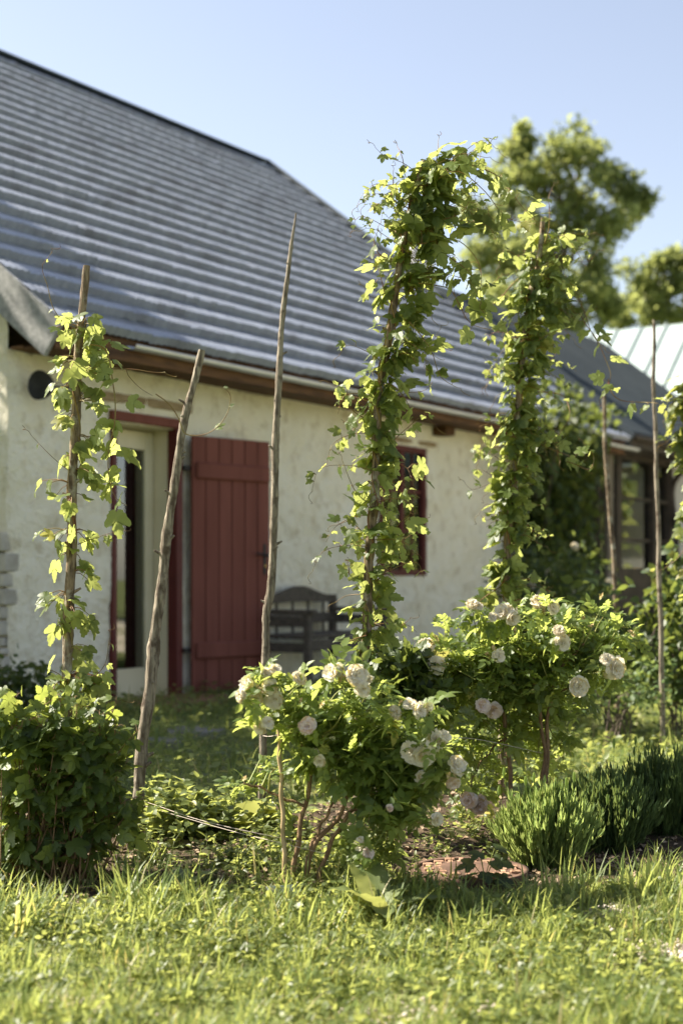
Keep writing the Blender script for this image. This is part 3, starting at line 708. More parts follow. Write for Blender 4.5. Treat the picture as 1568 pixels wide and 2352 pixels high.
def b2(f, s):
    d = 5.0
    K = [(835, 1500, 62, .5), (845, 1440, 72, .9), (850, 1390, 72, 1.0), (852, 1330, 70, .9), (856, 1260, 62, 1), (858, 1180, 70, .9), (866, 1100, 68, 1), (872, 1010, 66, 1.1), (880, 920, 62, 1.2), (893, 840, 66, 1.2), (915, 760, 78, 1.2), (935, 680, 88, 1.2), (960, 600, 92, .9), (975, 520, 90, 1.0), (985, 450, 86, 1.1), (990, 395, 68, 1.1), (1000, 368, 45, .9)]
    path = vine_mass(f, s, [(a_, b_, c_*.88, d_) for a_, b_, c_, d_ in K], d, 290, (.035, .085))
    side_shoots(f, s, path, 42); side_shoots(f, s, path, 22, (.12, .28), lo=.72)
    bine(s, pa[5:-14], 7, .012, .003); bine(s, pa[20:-20], 6, .014, .0028, 2.5)
    S = [([(1000, 400), (1060, 372), (1130, 400), (1190, 470), (1240, 510)], .09, .05, .05), ([(980, 420), (1060, 400), (1110, 440), (1150, 490), (1215, 510)], .09, .05, .055), ([(990, 380), (1060, 350), (1105, 365)], .09, .05, .05),
         ([(940, 480), (915, 460), (900, 420), (895, 395)], .03, .008, .08), ([(925, 400), (915, 360), (908, 340)], .03, .01, .08), ([(1000, 380), (1012, 345), (1014, 318)], .025, .008, .06),
         ([(960, 560), (1050, 560), (1100, 610), (1110, 690)], .10, .07, .05), ([(960, 650), (1030, 660), (1060, 700), (1090, 750), (1150, 765)], .10, .05, .06), ([(920, 600), (880, 590), (868, 560), (866, 530)], .06, .03, .06),
         ([(1000, 560), (1060, 610), (1105, 660), (1150, 640)], .08, .03, .06), ([(940, 740), (980, 800), (1010, 860), (1055, 890)], .07, .025, .075), ([(930, 760), (975, 790), (985, 840)], .09, .06, .06),
         ([(870, 980), (820, 950), (795, 915), (785, 895)], .05, .015, .06), ([(870, 1160), (820, 1130), (790, 1090), (778, 1060)], .05, .015, .07), ([(850, 1230), (800, 1200), (768, 1210)], .08, .06, .06), ([(850, 1260), (900, 1230), (940, 1190)], .10, .08, .07),
         ([(845, 1360), (800, 1370), (780, 1385)], .08, .07, .07), ([(845, 1430), (900, 1450), (925, 1430)], .09, .05, .06), ([(840, 1460), (790, 1480), (765, 1500)], .07, .05, .07), ([(890, 880), (930, 930), (945, 960)], .08, .05, .07),
         ([(870, 1050), (925, 1070), (955, 1120)], .09, .07, .07), ([(880, 700), (872, 640), (876, 620)], .08, .05, .07), ([(850, 1300), (805, 1320), (790, 1290)], .06, .04, .06)]
    for pts, a, b, g in S: shoot(f, s, Pz([(x, y, d+.06*math.sin(x)) for x, y in pts], d), a, b, g, .0022)
vine('hop_vine', P(822, 1900, 5.0)*[1, 1, 0], 'tallest hop vine, bushy at its top and arching over to the right', b2)

def b3(f, s):
    d = 6.0
    K = [(1160, 1400, 80, 1.1), (1165, 1330, 68, 1.2), (1170, 1260, 66, 1.2), (1172, 1180, 66, 1.2), (1182, 1100, 72, 1.2), (1188, 1020, 72, 1.2), (1195, 940, 66, 1.2), (1205, 860, 66, 1.2), (1218, 780, 76, 1.2), (1238, 700, 92, 1.1), (1248, 630, 92, 1.0), (1248, 570, 62, .9), (1250, 520, 40, .7)]
    path = vine_mass(f, s, [(a_, b_, c_*.9, d_) for a_, b_, c_, d_ in K], d, 400, (.035, .085)); side_shoots(f, s, path, 55); bine(s, pb[5:-14], 6, .012, .003)
    S = [([(1250, 560), (1255, 500), (1262, 450), (1275, 425)], .04, .01, .06), ([(1250, 640), (1310, 640), (1335, 700), (1350, 760), (1390, 800)], .09, .05, .06), ([(1330, 720), (1370, 770), (1385, 830), (1395, 870), (1385, 910)], .06, .07, .09),
         ([(1395, 870), (1420, 910), (1465, 925), (1500, 930)], .05, .06, .09), ([(1225, 1010), (1280, 1040), (1320, 1060), (1350, 1075)], .08, .05, .06), ([(1300, 1060), (1350, 1075), (1365, 1040), (1340, 1022)], .03, .02, .1),
         ([(1190, 640), (1130, 700), (1080, 720)], .07, .05, .07), ([(1240, 560), (1300, 540), (1330, 580), (1335, 600)], .07, .04, .07), ([(1235, 900), (1290, 910), (1310, 960), (1290, 1000)], .03, .02, .09), ([(1180, 1380), (1240, 1370), (1255, 1350)], .03, .01, .09), ([(1160, 1330), (1110, 1370), (1095, 1400)], .07, .05, .06)]
    for pts, a, b, g in S: shoot(f, s, Pz([(x, y, d+.06*math.sin(x)) for x, y in pts], d), a, b, g, .0024)
vine('hop_vine', P(1152, 1800, 6.0)*[1, 1, 0], 'dense hop vine column standing behind the larger rose bush', b3)

def b4(f, s):
    d = 6.9
    K = [(1600, 1420, 50, .6), (1597, 1250, 50, .7), (1592, 1100, 45, .8), (1586, 1000, 60, 1.2), (1580, 930, 60, 1.3), (1590, 850, 45, 1.2)]
    path = vine_mass(f, s, K, d, 190, (.05, .09)); bine(s, path, 4, .01, .0035)
    shoot(f, s, Pz([(1590, 1240), (1540, 1290), (1500, 1310), (1475, 1305)], d), .06, .03, .08, .0024)
    shoot(f, s, Pz([(1590, 960), (1540, 1010), (1525, 1020)], d), .07, .05, .05, .0024); shoot(f, s, Pz([(1590, 900), (1545, 920), (1530, 960)], d), .07, .05, .05, .0024)
vine('hop_vine', P(1600, 1780, 6.9)*[1, 1, 0], 'hop vine cut off by the picture edge beside the thin grey stick', b4, 'hopfar')
stick('hop_pole', [(1588, 820), (1592, 1100), (1600, 1500)], [6, 7, 7], 6.92, 'pole under the hop vine at the very edge of the picture', M['bark'], 8, 40, 2)

# blooms ------------------------------------------------------------
def bloom_mesh(seed, pmat, openness=1.):
    r = np.random.default_rng(seed); mb = MB()
    for ring, (n, th, L, wd) in enumerate([(5, 18, .45, .42), (6, 38, .62, .5), (7, 60, .85, .62), (7, 84, 1.0, .66)]):
        for i in range(n):
            az = 2*np.pi*(i+r.uniform(-.25, .25))/n+ring*.5; t0 = rad(th*openness+r.uniform(-9, 9)); l = L*r.uniform(.85, 1.08)
            ss = np.linspace(0, 1, 6); vv = np.linspace(-1, 1, 6); S, Vv = np.meshgrid(ss, vv, indexing='ij')
            curl = t0+rad(r.uniform(-5, 55))*S**2
            rr = l*S*np.sin(curl); zz = l*S*np.cos(curl)*.85
            w = wd*np.sin(np.pi*(.12+.68*S))*l
            ru = .05*np.sin(7*Vv+r.uniform(0, 6))*S+.03*r.normal(size=S.shape)*S
            cx = rr+ru-.16*Vv**2*S*l*math.sin(t0); cy = w*Vv; cz = zz+ru+.22*np.abs(Vv)**2*S*l-.05*(S > .9)*np.abs(Vv)
            c, s = math.cos(az), math.sin(az)
            V = np.stack([c*cx-s*cy, s*cx+c*cy, cz], -1)
            mb.add(V, gridf(6, 6), 0, np.clip(r.random()*.9+.12*S, 0, .99).ravel() if r.random() > .12 else .95)
    tube(mb, [(0, 0, -.75), (0, 0, -.3), (0, 0, -.12), (0, 0, .05)], [.05, .06, .16, .14], 7, 1)
    for i in range(5):
        a = 2*np.pi*i/5+r.random(); ax = np.array([[math.cos(a), math.sin(a), r.uniform(-.9, .3)]]); inst(mb, OV, OVF, np.array([[0, 0, -.1]]), ax, np.array([[0, 0, 1.]]), np.array([.62]), 1, np.array([.6]))
    o = mb.build('bloom', [pmat, M['sepal']]); me = o.data; bpy.data.objects.remove(o); return me
BM = [bloom_mesh(i, M['petal']) for i in range(6)]; BP = [bloom_mesh(20+i, M['petalpink'], .85) for i in range(3)]
BUD = [bloom_mesh(40+i, M['petalpink'], .25) for i in range(2)]
def spent_mesh(seed):
    r = np.random.default_rng(seed); mb = MB()
    tube(mb, [(0, 0, -.6), (0, 0, -.15), (0, 0, 0), (0, 0, .14)], [.06, .1, .2, .12], 8, 1)
    n = 7
    for i in range(n):
        a = 2*np.pi*i/n+r.random(); ax = np.array([[math.cos(a), math.sin(a), r.uniform(-.2, 1)]]); inst(mb, OV, OVF, np.array([[0, 0, .05]]), ax, np.array([[0, 0, 1.]]), np.array([r.uniform(.6, 1.1)]), 0 if i % 2 else 1, np.array([.95]))
    o = mb.build('spent_bloom', [M['spent'], M['sepal']]); me = o.data; bpy.data.objects.remove(o); return me
SP = [spent_mesh(i) for i in range(3)]
def put(me, name, parent, pos, base, size, face):
    o = bpy.data.objects.new(name, me); COL.objects.link(o); o.parent = parent; o.location = tuple(pos-np.asarray(base))
    q = Vector(tuple(face)).to_track_quat('Z', 'Y'); o.rotation_mode = 'QUATERNION'; o.rotation_quaternion = q; o.scale = (size,)*3

def spiny(mb, pts, r0, r1, n=40, spines=True, sides=8):
    p = smooth_path(pts, n); p = p+.003*np.sin(np.linspace(0, 22, n)[:, None]+[0, 2, 4]); r = np.linspace(r0, r1, n); tube(mb, p, r, sides, wob=.06)
    if spines:
        k = n*9; i = rng.integers(0, n-1, k); T = nrm(p[i+1]-p[i]); o = nrm(np.cross(T, rng.normal(size=(k, 3))))
        pos = p[i]+(p[i+1]-p[i])*rng.random((k, 1))+o*r[i][:, None]*.9
        inst(mb, [np.array([[0, .18, 0], [1, 0, -.1], [0, -.18, 0]])], np.array([[0, 1, 2]]), pos, o, T, rng.uniform(.004, .008, k), 0)
    return p

def rosebush(base, label, blobs, stems, nt, leaves_per, d, blooms, spents, lsize=(.07, .11), extra=0, stemr=.006):
    b = thing('rose_bush', base, label, 'rose bush', 'white rose bushes'); fol = MB(); st = MB()
    B = [(P(x, y, d+dd), rx/F*d, ry/F*d) for (x, y, rx, ry, dd) in blobs]
    vol = np.array([q[1]**2*q[2] for q in B])**.72; vol /= vol.sum()
    def samp(n, lo=.2):
        k = rng.choice(len(B), n, p=vol); v = rvec(n)*(rng.uniform(lo, 1, n)**.45*np.where(rng.random(n) < .2, 1.38, 1))[:, None]
        C = np.array([B[i][0] for i in k]); rx = np.array([B[i][1] for i in k]); ry = np.array([B[i][2] for i in k])
        return C+v*np.stack([rx, np.minimum(rx, .15), ry], 1)
    sps = []
    for s in stems: sps.append(spiny(st, Pz(s[0], d), s[1], s[2]))
    tops = np.vstack([p[len(p)//2:] for p in sps]); 
    ends = samp(nt, .5); tg = []
    for e in ends:
        dd = np.linalg.norm((tops-e)*[1, 1, .7], axis=1)+rng.random(len(tops))*.12; a = tops[np.argmin(dd)]
        mid = (a+e)/2+np.array([0, 0, .05])+.03*rng.normal(size=3)
        p = smooth_path([a, mid, e], 12); tube(st, p, np.linspace(.0032, .0013, 12), 5, tint=.7, m=1); tg.append(p)
        k = leaves_per; i = rng.integers(3, 12, k); T = nrm(p[np.minimum(i+1, 11)]-p[i-1]); o = nrm(np.cross(T, rng.normal(size=(k, 3))))
        ax = nrm(o*[1, 1, .55]+T*.5*[1, 1, .5]+np.array([0, 0, .05])+.2*rng.normal(size=(k, 3))); nv = nrm(np.array([-.25, -.2, 1.1])+o*.2+.38*rng.normal(size=(k, 3)))
        inst(fol, CP, CPF, p[i], ax, nv, rng.uniform(lsize[0], lsize[1], k))
    if extra:
        q = samp(extra, .3); inst(fol, CP, CPF, q, rvec(extra)+[0, 0, .1], nrm(np.array([0, 0, 1.])+.6*rng.normal(size=(extra, 3))), rng.uniform(lsize[0], lsize[1], extra))
    allp = np.vstack([t[4:] for t in tg])
    for (x, y, r, kind, *f) in blooms:
        dd = d-.12-.1*rng.random(); c = P(x, y, dd); face = np.array([f[0], -.8, f[1]]) if f else np.array([rng.uniform(-.6, .6), -.8, rng.uniform(-.1, 1)])
        face = nrm(face); size = r/F*dd*1.12
        me = (BM if kind == 0 else BP if kind == 1 else BUD)[rng.integers(0, 6 if kind == 0 else 3 if kind == 1 else 2)]
        put(me, 'bloom', b, c, base, size, face)
        a = allp[np.argmin(np.linalg.norm(allp-c+face*.05, axis=1))]; q = c-face*size*.6
        tube(st, smooth_path([a, (a+q)/2-[0, 0, .01], q], 8), .0016, 5, 1)
        k = 5; inst(fol, CP, CPF, np.repeat(q[None], k, 0)-face*.03*rng.random((k, 1)), rvec(k)*.8-face*.3, nrm(rvec(k)*.5+[0, -.2, .8]), rng.uniform(.05, .085, k))
    for (x, y, r) in spents:
        c = P(x, y, d-.14-.08*rng.random()); put(SP[rng.integers(0, 3)], 'spent_bloom', b, c, base, r/F*d, nrm([rng.uniform(-.7, .7), -.6, rng.uniform(0, 1)]))
    fol.build('foliage', M['rose'], b, base); st.build('stems', [M['rosestem'], M['greenstem']], b, base)
    return b
g0 = P(700, 2060, 4.22); g0[2] = gh(g0[0], g0[1])
rosebush(g0, 'smaller rose bush in front, with full white blooms and bare lower stems beside the cane',
    [(650, 1630, 70, 45, .05), (740, 1640, 75, 60, .05), (830, 1640, 75, 75, 0), (800, 1730, 130, 75, 0), (900, 1710, 100, 80, 0), (960, 1770, 85, 80, 0), (890, 1790, 90, 65, 0), (910, 1860, 65, 45, 0), (960, 1870, 45, 45, 0), (690, 1710, 60, 50, .0), (590, 1810, 40, 30, .05), (640, 1850, 35, 40, .1), (850, 1950, 45, 35, .1)],
    [([(668, 2075), (680, 1960), (700, 1850), (718, 1760), (720, 1690)], .0085, .006), ([(712, 2065), (708, 1990), (715, 1950), (760, 1900), (800, 1830), (830, 1760)], .009, .005), ([(728, 2065), (742, 1980), (770, 1920), (800, 1870), (880, 1850)], .008, .005), ([(700, 1850), (640, 1830), (600, 1810), (560, 1800)], .004, .0025), ([(718, 1760), (690, 1700), (650, 1640), (620, 1590)], .005, .0025), ([(705, 1970), (735, 1900), (780, 1820)], .006, .004)],
    140, 7, 4.25,
    [(568, 1572, 23, 0, -.6, .6), (618, 1578, 21, 0, .2, .2), (627, 1606, 24, 0, .4, -.2), (588, 1602, 19, 0, -.2, -.3), (552, 1598, 16, 0, -1, .1), (634, 1537, 15, 0, .3, .8), (688, 1556, 18, 0, .5, .7), (612, 1545, 14, 0), (597, 1672, 18, 0, -.4, -.3), (614, 1660, 16, 0), (706, 1668, 21, 1, 0, .1), (760, 1545, 22, 0, -.5, .4), (775, 1540, 17, 0), (817, 1552, 27, 0, .2, .3), (832, 1582, 20, 0, .5, -.2), (845, 1562, 14, 0), (733, 1748, 16, 0, 0, -.3), (722, 1730, 12, 1),
     (908, 1636, 17, 0), (940, 1617, 17, 0, 0, .8), (965, 1633, 20, 0, .4, .3), (984, 1622, 13, 0), (943, 1726, 27, 0, -.6, .1), (975, 1735, 30, 0, .1, -.1), (1000, 1702, 26, 0, .4, .5), (1023, 1690, 15, 0, .8, .5), (1048, 1760, 25, 0, .6, .4), (1040, 1800, 17, 1, .2, -.5), (968, 1785, 16, 0), (1004, 1882, 17, 0, .7, 0), (826, 1940, 17, 0, -.4, .2), (845, 1960, 14, 1), (893, 1856, 10, 2, .1, .3)],
    [(600, 1585, 12), (612, 1592, 12), (590, 1580, 10), (740, 1620, 11), (795, 1558, 11), (780, 1560, 11), (690, 1610, 9), (920, 1615, 10), (1030, 1780, 11), (560, 1790, 10)], lsize=(.042, .07), extra=110)
g0 = P(1210, 1885, 5.3); g0[2] = gh(g0[0], g0[1])
rosebush(g0, 'larger rose bush with a broad flat crown behind, standing on several spiny stems', 
    [(1180, 1470, 150, 70, .05), (1290, 1460, 130, 75, .1), (1390, 1455, 70, 65, .1), (1090, 1490, 100, 75, 0), (1130, 1570, 150, 80, 0), (1250, 1550, 130, 75, .05), (1340, 1530, 80, 55, .1), (1020, 1570, 80, 70, -.1), (1090, 1650, 110, 70, 0), (1190, 1640, 110, 70, .1), (1060, 1730, 70, 60, .1), (1150, 1740, 75, 80, .15), (1260, 1680, 65, 65, .25), (1240, 1760, 70, 70, .3), (1110, 1820, 70, 60, .2), (960, 1540, 50, 50, -.1), (1290, 1640, 40, 60, .2)],
    [([(1178, 1900), (1172, 1790), (1160, 1690), (1145, 1580), (1120, 1520)], .0095, .006), ([(1238, 1880), (1245, 1790), (1250, 1720), (1238, 1640), (1225, 1560), (1200, 1500)], .009, .006), ([(1250, 1880), (1255, 1790), (1256, 1700), (1262, 1610), (1290, 1530), (1340, 1480)], .009, .005), ([(1145, 1580), (1080, 1560), (1010, 1540)], .005, .003), ([(1262, 1610), (1330, 1560), (1400, 1510)], .005, .003), ([(1160, 1690), (1130, 1720), (1085, 1790), (1080, 1830)], .004, .002)],
    215, 7, 5.3,
    [(1000, 1526, 23, 0, .2, -.1), (978, 1484, 22, 0, -.4, .5), (949, 1551, 20, 1, -.3, -.1), (1084, 1387, 16, 0, 0, .9), (1098, 1392, 12, 0), (1150, 1405, 18, 0, -.4, .4), (1170, 1400, 18, 0, .2, .8), (1178, 1420, 19, 0, .5, -.1), (1131, 1417, 12, 0), (1238, 1381, 20, 0, 0, .9), (1270, 1395, 17, 0, .5, .4), (1283, 1448, 16, 0, 0, .7), (1290, 1476, 20, 0, 0, -.2), (1145, 1506, 16, 0, .3, 0), (1413, 1536, 27, 0, .5, 0), (1395, 1515, 18, 0, 0, .6), (1398, 1545, 17, 0), (1326, 1578, 24, 0, .1, -.1), (1108, 1622, 17, 1), (1132, 1632, 20, 1, 0, -.3), (1012, 1612, 18, 0), (1075, 1838, 20, 1, -.3, .0), (1096, 1848, 24, 1, .3, -.3)],
    [(990, 1475, 12), (1000, 1465, 12), (1130, 1490, 11), (1120, 1505, 11), (1355, 1440, 11), (1340, 1420, 9), (1245, 1405, 12), (1380, 1370, 10), (1450, 1455, 14), (1180, 1450, 10), (1300, 1465, 10), (1220, 1590, 9), (1100, 1450, 9)], lsize=(.048, .078), extra=150, stemr=.008)

# cane, twine --------------------------------------------------------
stick('garden_cane', [(640, 1676), (646, 1800), (652, 1950), (659, 2070)], [5, 5, 5.2, 5.6], 4.2, 'pale straight garden cane beside the smaller rose bush', M['bamboo'], 8, 40, 0, cat='cane')
def twine(label, pts, r=.0009):
    mb = MB()
    p = np.array([P(*q) for q in pts]); u = np.linspace(0, 1, 40)
    q = smooth_path(p, 40); q[:, 2] -= .004*np.sin(np.pi*u); tube(mb, q, r, 5)
    o = mb.build('twine', M['twine'], None, p[0]); o.location = p[0]; tag(o, label, 'twine', 'twine lines tied across the bed')
twine('upper pale twine from the leaning stick to the cane', [(322, 1838, 5.1), (650, 1925, 4.22), (700, 1935, 4.25)])
twine('lower pale twine running past the cane to a rose stem', [(322, 1848, 5.1), (540, 1908, 4.6), (656, 1938, 4.23), (750, 1962, 4.25)])
twine('faint twine between the two rose bushes', [(1000, 1690, 4.6), (1110, 1698, 5.0), (1245, 1730, 5.3)], .001)
twine('short twine tied from the tall thin stick to the cane', [(604, 1690, 5.38), (640, 1687, 4.2)], .0012)

# round cover ---------------------------------------------------------
cc = P(1078, 2012, 4.48); cz = gh(cc[0], cc[1])+.034; R0 = .185
mb = MB(); aa = np.linspace(0, 2*np.pi, 64, endpoint=False)
tube(mb, [(cc[0], cc[1], cz-.05), (cc[0], cc[1], cz)], R0, 64)
ring = []
for (r, z) in ((R0, 0), (R0, .01), (R0-.018, .01), (R0-.02, .001)): ring.append(np.stack([cc[0]+r*np.cos(aa), cc[1]+r*np.sin(aa), np.full(64, cz+z)], 1))
ring = np.array(ring).reshape(-1, 3); i = np.arange(3)[:, None]*64; j = np.arange(64)[None]; k = (j+1) % 64
mb.add(ring, np.stack([i+j, i+k, i+64+k, i+64+j], -1).reshape(-1, 4))
for a in np.arange(-R0, R0, .038):
    for b in np.arange(-R0, R0, .038):
        if (a+.019)**2+(b+.019)**2 < (R0-.036)**2:
            q = (int(round(a/.038))+int(round(b/.038))) % 2
            if q: box(mb, cc[0]+a+.003, cc[0]+a+.035, cc[1]+b+.007, cc[1]+b+.031, cz+.001, cz+.014, 1, .5, None, .002)
            else: box(mb, cc[0]+a+.011, cc[0]+a+.027, cc[1]+b+.002, cc[1]+b+.036, cz+.001, cz+.014, 1, .5, None, .002)
o = mb.build('round_cover', [M['rustdark'], M['terracotta']], None, (cc[0], cc[1], cz)); o.location = (cc[0], cc[1], cz)
tag(o, 'round rust-orange cover with a checkered relief lying on the soil', 'cover')
# plant marker
mp = P(648, 2078, 4.12); mb = MB(); z0 = gh(mp[0], mp[1]); Mx = np.array(Matrix.Translation((mp[0], mp[1], z0+.025))@Matrix.Rotation(.25, 4, 'Z')@Matrix.Rotation(rad(-35), 4, 'X'))
box(mb, -.045, .045, -.003, .003, -.012, .02, 0, .5, Mx, .001); box(mb, -.005, .005, -.002, .002, -.06, -.012, 0, .5, Mx)
o = mb.build('plant_marker', M['marker'], None, (mp[0], mp[1], z0)); o.location = (mp[0], mp[1], z0); tag(o, 'small grey-green plant marker at the foot of the smaller rose bush', 'marker')
xs_ = np.linspace(4.6, 17, 20); ys_ = np.linspace(6, 30, 40); X, Y = np.meshgrid(xs_, ys_); X = X+.25*(Y-10)*(Y > 10)
tag(MB().add(np.stack([X, Y, gh(X, Y)+.006+.0*X], -1), gridf(20, 40)).build('gravel_yard', M['yard']), 'pale gravel yard beside the lawn', 'yard', kind='structure')
# flagstones
for (x, y, r, lab) in ((445, 1690, .19, 'pale flagstone in the shaded grass in front of the doorstep'), (372, 1712, .12, 'small pale flagstone in shaded grass near the leaning stick')):
    d = F*(CZ-.03)/(y-HY); c = P(x, y, d); mb = MB(); z = gh(c[0], c[1]); a = np.linspace(0, 2*np.pi, 9, endpoint=False); rr = r*(1+.15*rng.normal(size=9))
    lo = np.stack([c[0]+rr*np.cos(a), c[1]+rr*np.sin(a), np.full(9, z-.02)], 1); hi = lo+[0, 0, .06]; hi2 = (hi-[c[0], c[1], 0])*[.96, .96, 1]+[c[0], c[1], .006]
    V = np.vstack([lo, hi, hi2]); f = [[q, (q+1) % 9, (q+1) % 9+9, q+9] for q in range(9)]+[[q+9, (q+1) % 9+9, (q+1) % 9+18, q+18] for q in range(9)]; mb.add(V, f, smooth=False); mb.add(hi2, [list(range(9))], smooth=False)
    o = mb.build('flagstone', M['flag'], None, (c[0], c[1], z)); o.location = (c[0], c[1], z); tag(o, lab, 'stone', 'flagstones in the shaded grass')

# lavender ------------------------------------------------------------
def lavender(px, py, d, rw, h, n, mtl, label, flowers=0):
    c = P(px, py, d); z = gh(c[0], c[1]); base = np.array([c[0], c[1], z]); b = thing('lavender_bush', base, label, 'lavender', 'lavender mounds along the bed'); f = MB(); fl = MB()
    for i in range(n):
        a = rng.random()*6.28; r = math.sqrt(rng.random()); lean = r*rng.uniform(.6, 1.1)
        p0 = base+np.array([math.cos(a)*r*rw*.45, math.sin(a)*r*rw*.45, 0]); tip = base+np.array([math.cos(a)*rw*lean, math.sin(a)*rw*lean*.9, h*(1-.42*r*r)*rng.uniform(.7, 1.12)])
        p = smooth_path([p0, (p0+tip)/2+[0, 0, .04*h], tip], 8); tube(f, p, np.linspace(.0016, .0009, 8), 3, cap=False)
        k = 38; u = rng.uniform(.15, 1, k); q = p[np.minimum((u*7).astype(int), 6)]+(p[1]-p[0])*rng.random((k, 1)); T = nrm(tip-p0)
        o = rvec(k); ax = nrm(o*.55+T*.9+[0, 0, .35]); inst(f, [DIA[0]*[1, .14, 1], DIA[1]*[1, .15, .6]], DIAF, q, ax, o, rng.uniform(.018, .044, k))
        if i < flowers:
            e = tip+nrm(tip-p0)*.07+[0, 0, .03]; tube(f, [tip, e], .0009, 3); sk_ = MB(); tube(sk_, [e-[0, 0, .005], e+[0, 0, .01], e+[0, 0, .028]], [.002, .0055, .003], 6); sk_.build('flower_spike', M['lav'], b, base)
    f.build('foliage', M[mtl], b, base)
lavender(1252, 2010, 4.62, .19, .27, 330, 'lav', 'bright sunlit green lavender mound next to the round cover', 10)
lavender(1395, 1935, 4.95, .20, .27, 300, 'lavshade', 'lavender mound darkened for shade, just right of the bright sunlit one', 3)
lavender(1530, 1895, 5.2, .25, .30, 340, 'lavshade', 'lavender mound darkened for shade, at the picture edge above the tall grass tufts', 3)
lavender(1330, 1960, 5.0, .12, .22, 120, 'lavshade', 'small lavender clump darkened for shade, tucked behind the bright mound', 0)

# currant bush at the left --------------------------------------------
cb = P(110, 2040, 4.4); cb[2] = gh(cb[0], cb[1])
bush = thing('currant_bush', cb, 'big leafy currant bush at the foot of the leftmost bark pole', 'bush')
f = MB(); s = MB(); BL2 = [(60, 1760, 110, 100), (160, 1760, 110, 110), (200, 1850, 80, 80), (80, 1880, 120, 110), (20, 1980, 100, 75), (150, 1960, 95, 75), (230, 1780, 55, 50), (20, 1720, 70, 70), (150, 1690, 80, 55), (255, 1890, 50, 60)]
for (x, y, rx, ry) in BL2:
    c = P(x, y, 4.4); k = int(rx*ry/115); v = rvec(k)*(rng.uniform(.15, 1, k)**.4)[:, None]; rxx = rx/F*4.4
    pos = c+v*[rxx, .11, ry/F*4.4]; ax = nrm(v*[.9, .9, .3]+np.array([0, 0, -.2])+.4*rng.normal(size=(k, 3))); nv = nrm(np.array([-.3, -.25, 1.])+v*.3+.4*rng.normal(size=(k, 3)))
    hopleaves(f, pos, ax, nv, rng.uniform(.04, .078, k))
    for q in range(0, k, 3):
        a = cb+rng.normal(size=3)*[.08, .05, 0]; tube(s, smooth_path([a, (a*.4+pos[q]*.6)+[0, 0, -.03], pos[q]], 7), np.linspace(.003, .0012, 7), 4, cap=False)
for q_ in range(46):
    x_ = rng.uniform(0, 270); y_ = rng.uniform(1640, 1960); dx_ = rng.uniform(-60, 75); dy_ = rng.uniform(-95, 10)
    shoot(f, s, Pz([(x_, y_, 4.4), (x_+dx_*.5, y_+dy_*.6, 4.36), (x_+dx_, y_+dy_, 4.32)], 4.4), .07, .04, .032, .002, False)
for pts in ([(30, 1700), (10, 1640), (-5, 1600)], [(90, 1690), (110, 1620), (120, 1575)], [(200, 1700), (250, 1640), (262, 1600)], [(5, 1680), (0, 1650), (20, 1640)], [(240, 1760), (290, 1750), (305, 1735)], [(250, 1850), (330, 1830), (345, 1835)]):
    shoot(f, s, Pz(pts, 4.4), .075, .05, .035, .0025, False)
f.build('foliage', M['currant'], bush, cb); s.build('stems', M['rosestem'], bush, cb)

# broad leaved plants ---------------------------------------------------
def strap_leaf(mb, base, az, L, W, lift, curl, tint):
    n = 12; s = np.linspace(0, 1, n); ang = lift-curl*s; dx = np.cumsum(np.cos(ang))/n*L; dz = np.cumsum(np.sin(ang))/n*L
    w = W*np.sin(np.pi*np.clip(.06+.94*s, 0, 1)**.85)**.8; w[-1] = 0.002; V = []
    for v in (-1, -.5, 0, .5, 1):
        y = v*w; z = dz+.22*abs(v)*w+.004*np.sin(s*22)*abs(v)
        V.append(np.stack([base[0]+dx*math.cos(az)-y*math.sin(az), base[1]+dx*math.sin(az)+y*math.cos(az), base[2]+z], -1))
    mb.add(np.array(V), gridf(n, 5), 0, tint)
def rosette(px, py, label, n, L, W, mt='broad', lift=(.5, 1.3), zoff=0, name='broad_leaf_plant'):
    d = F*CZ/(py-HY); c = P(px, py, d); c[2] = gh(c[0], c[1])+zoff; mb = MB()
    for i in range(n): strap_leaf(mb, c, 2*np.pi*(i+rng.uniform(-.3, .3))/n, L*rng.uniform(.7, 1.1), W*rng.uniform(.8, 1.1), rng.uniform(*lift), rng.uniform(.5, 1.6), rng.random()*.9)
    o = mb.build(name, M[mt], None, c); o.location = c; tag(o, label, 'plant', 'broad leaved plants at the bed edge')
rosette(865, 2105, 'pale green broad-leaved rosette at the grass edge left of the round cover', 9, .20, .045, lift=(.5, 1.35))
rosette(405, 2075, 'grey-green rosette with drooping leaves on bare soil by the currant bush', 8, .19, .038, lift=(.2, .9))
rosette(590, 1925, 'large round-leaved plant in the bed behind the twine', 8, .27, .085, lift=(.7, 1.35))
rosette(500, 1935, 'low broad-leaved plant in front of the shaded grass', 6, .19, .05, lift=(.4, 1.0))

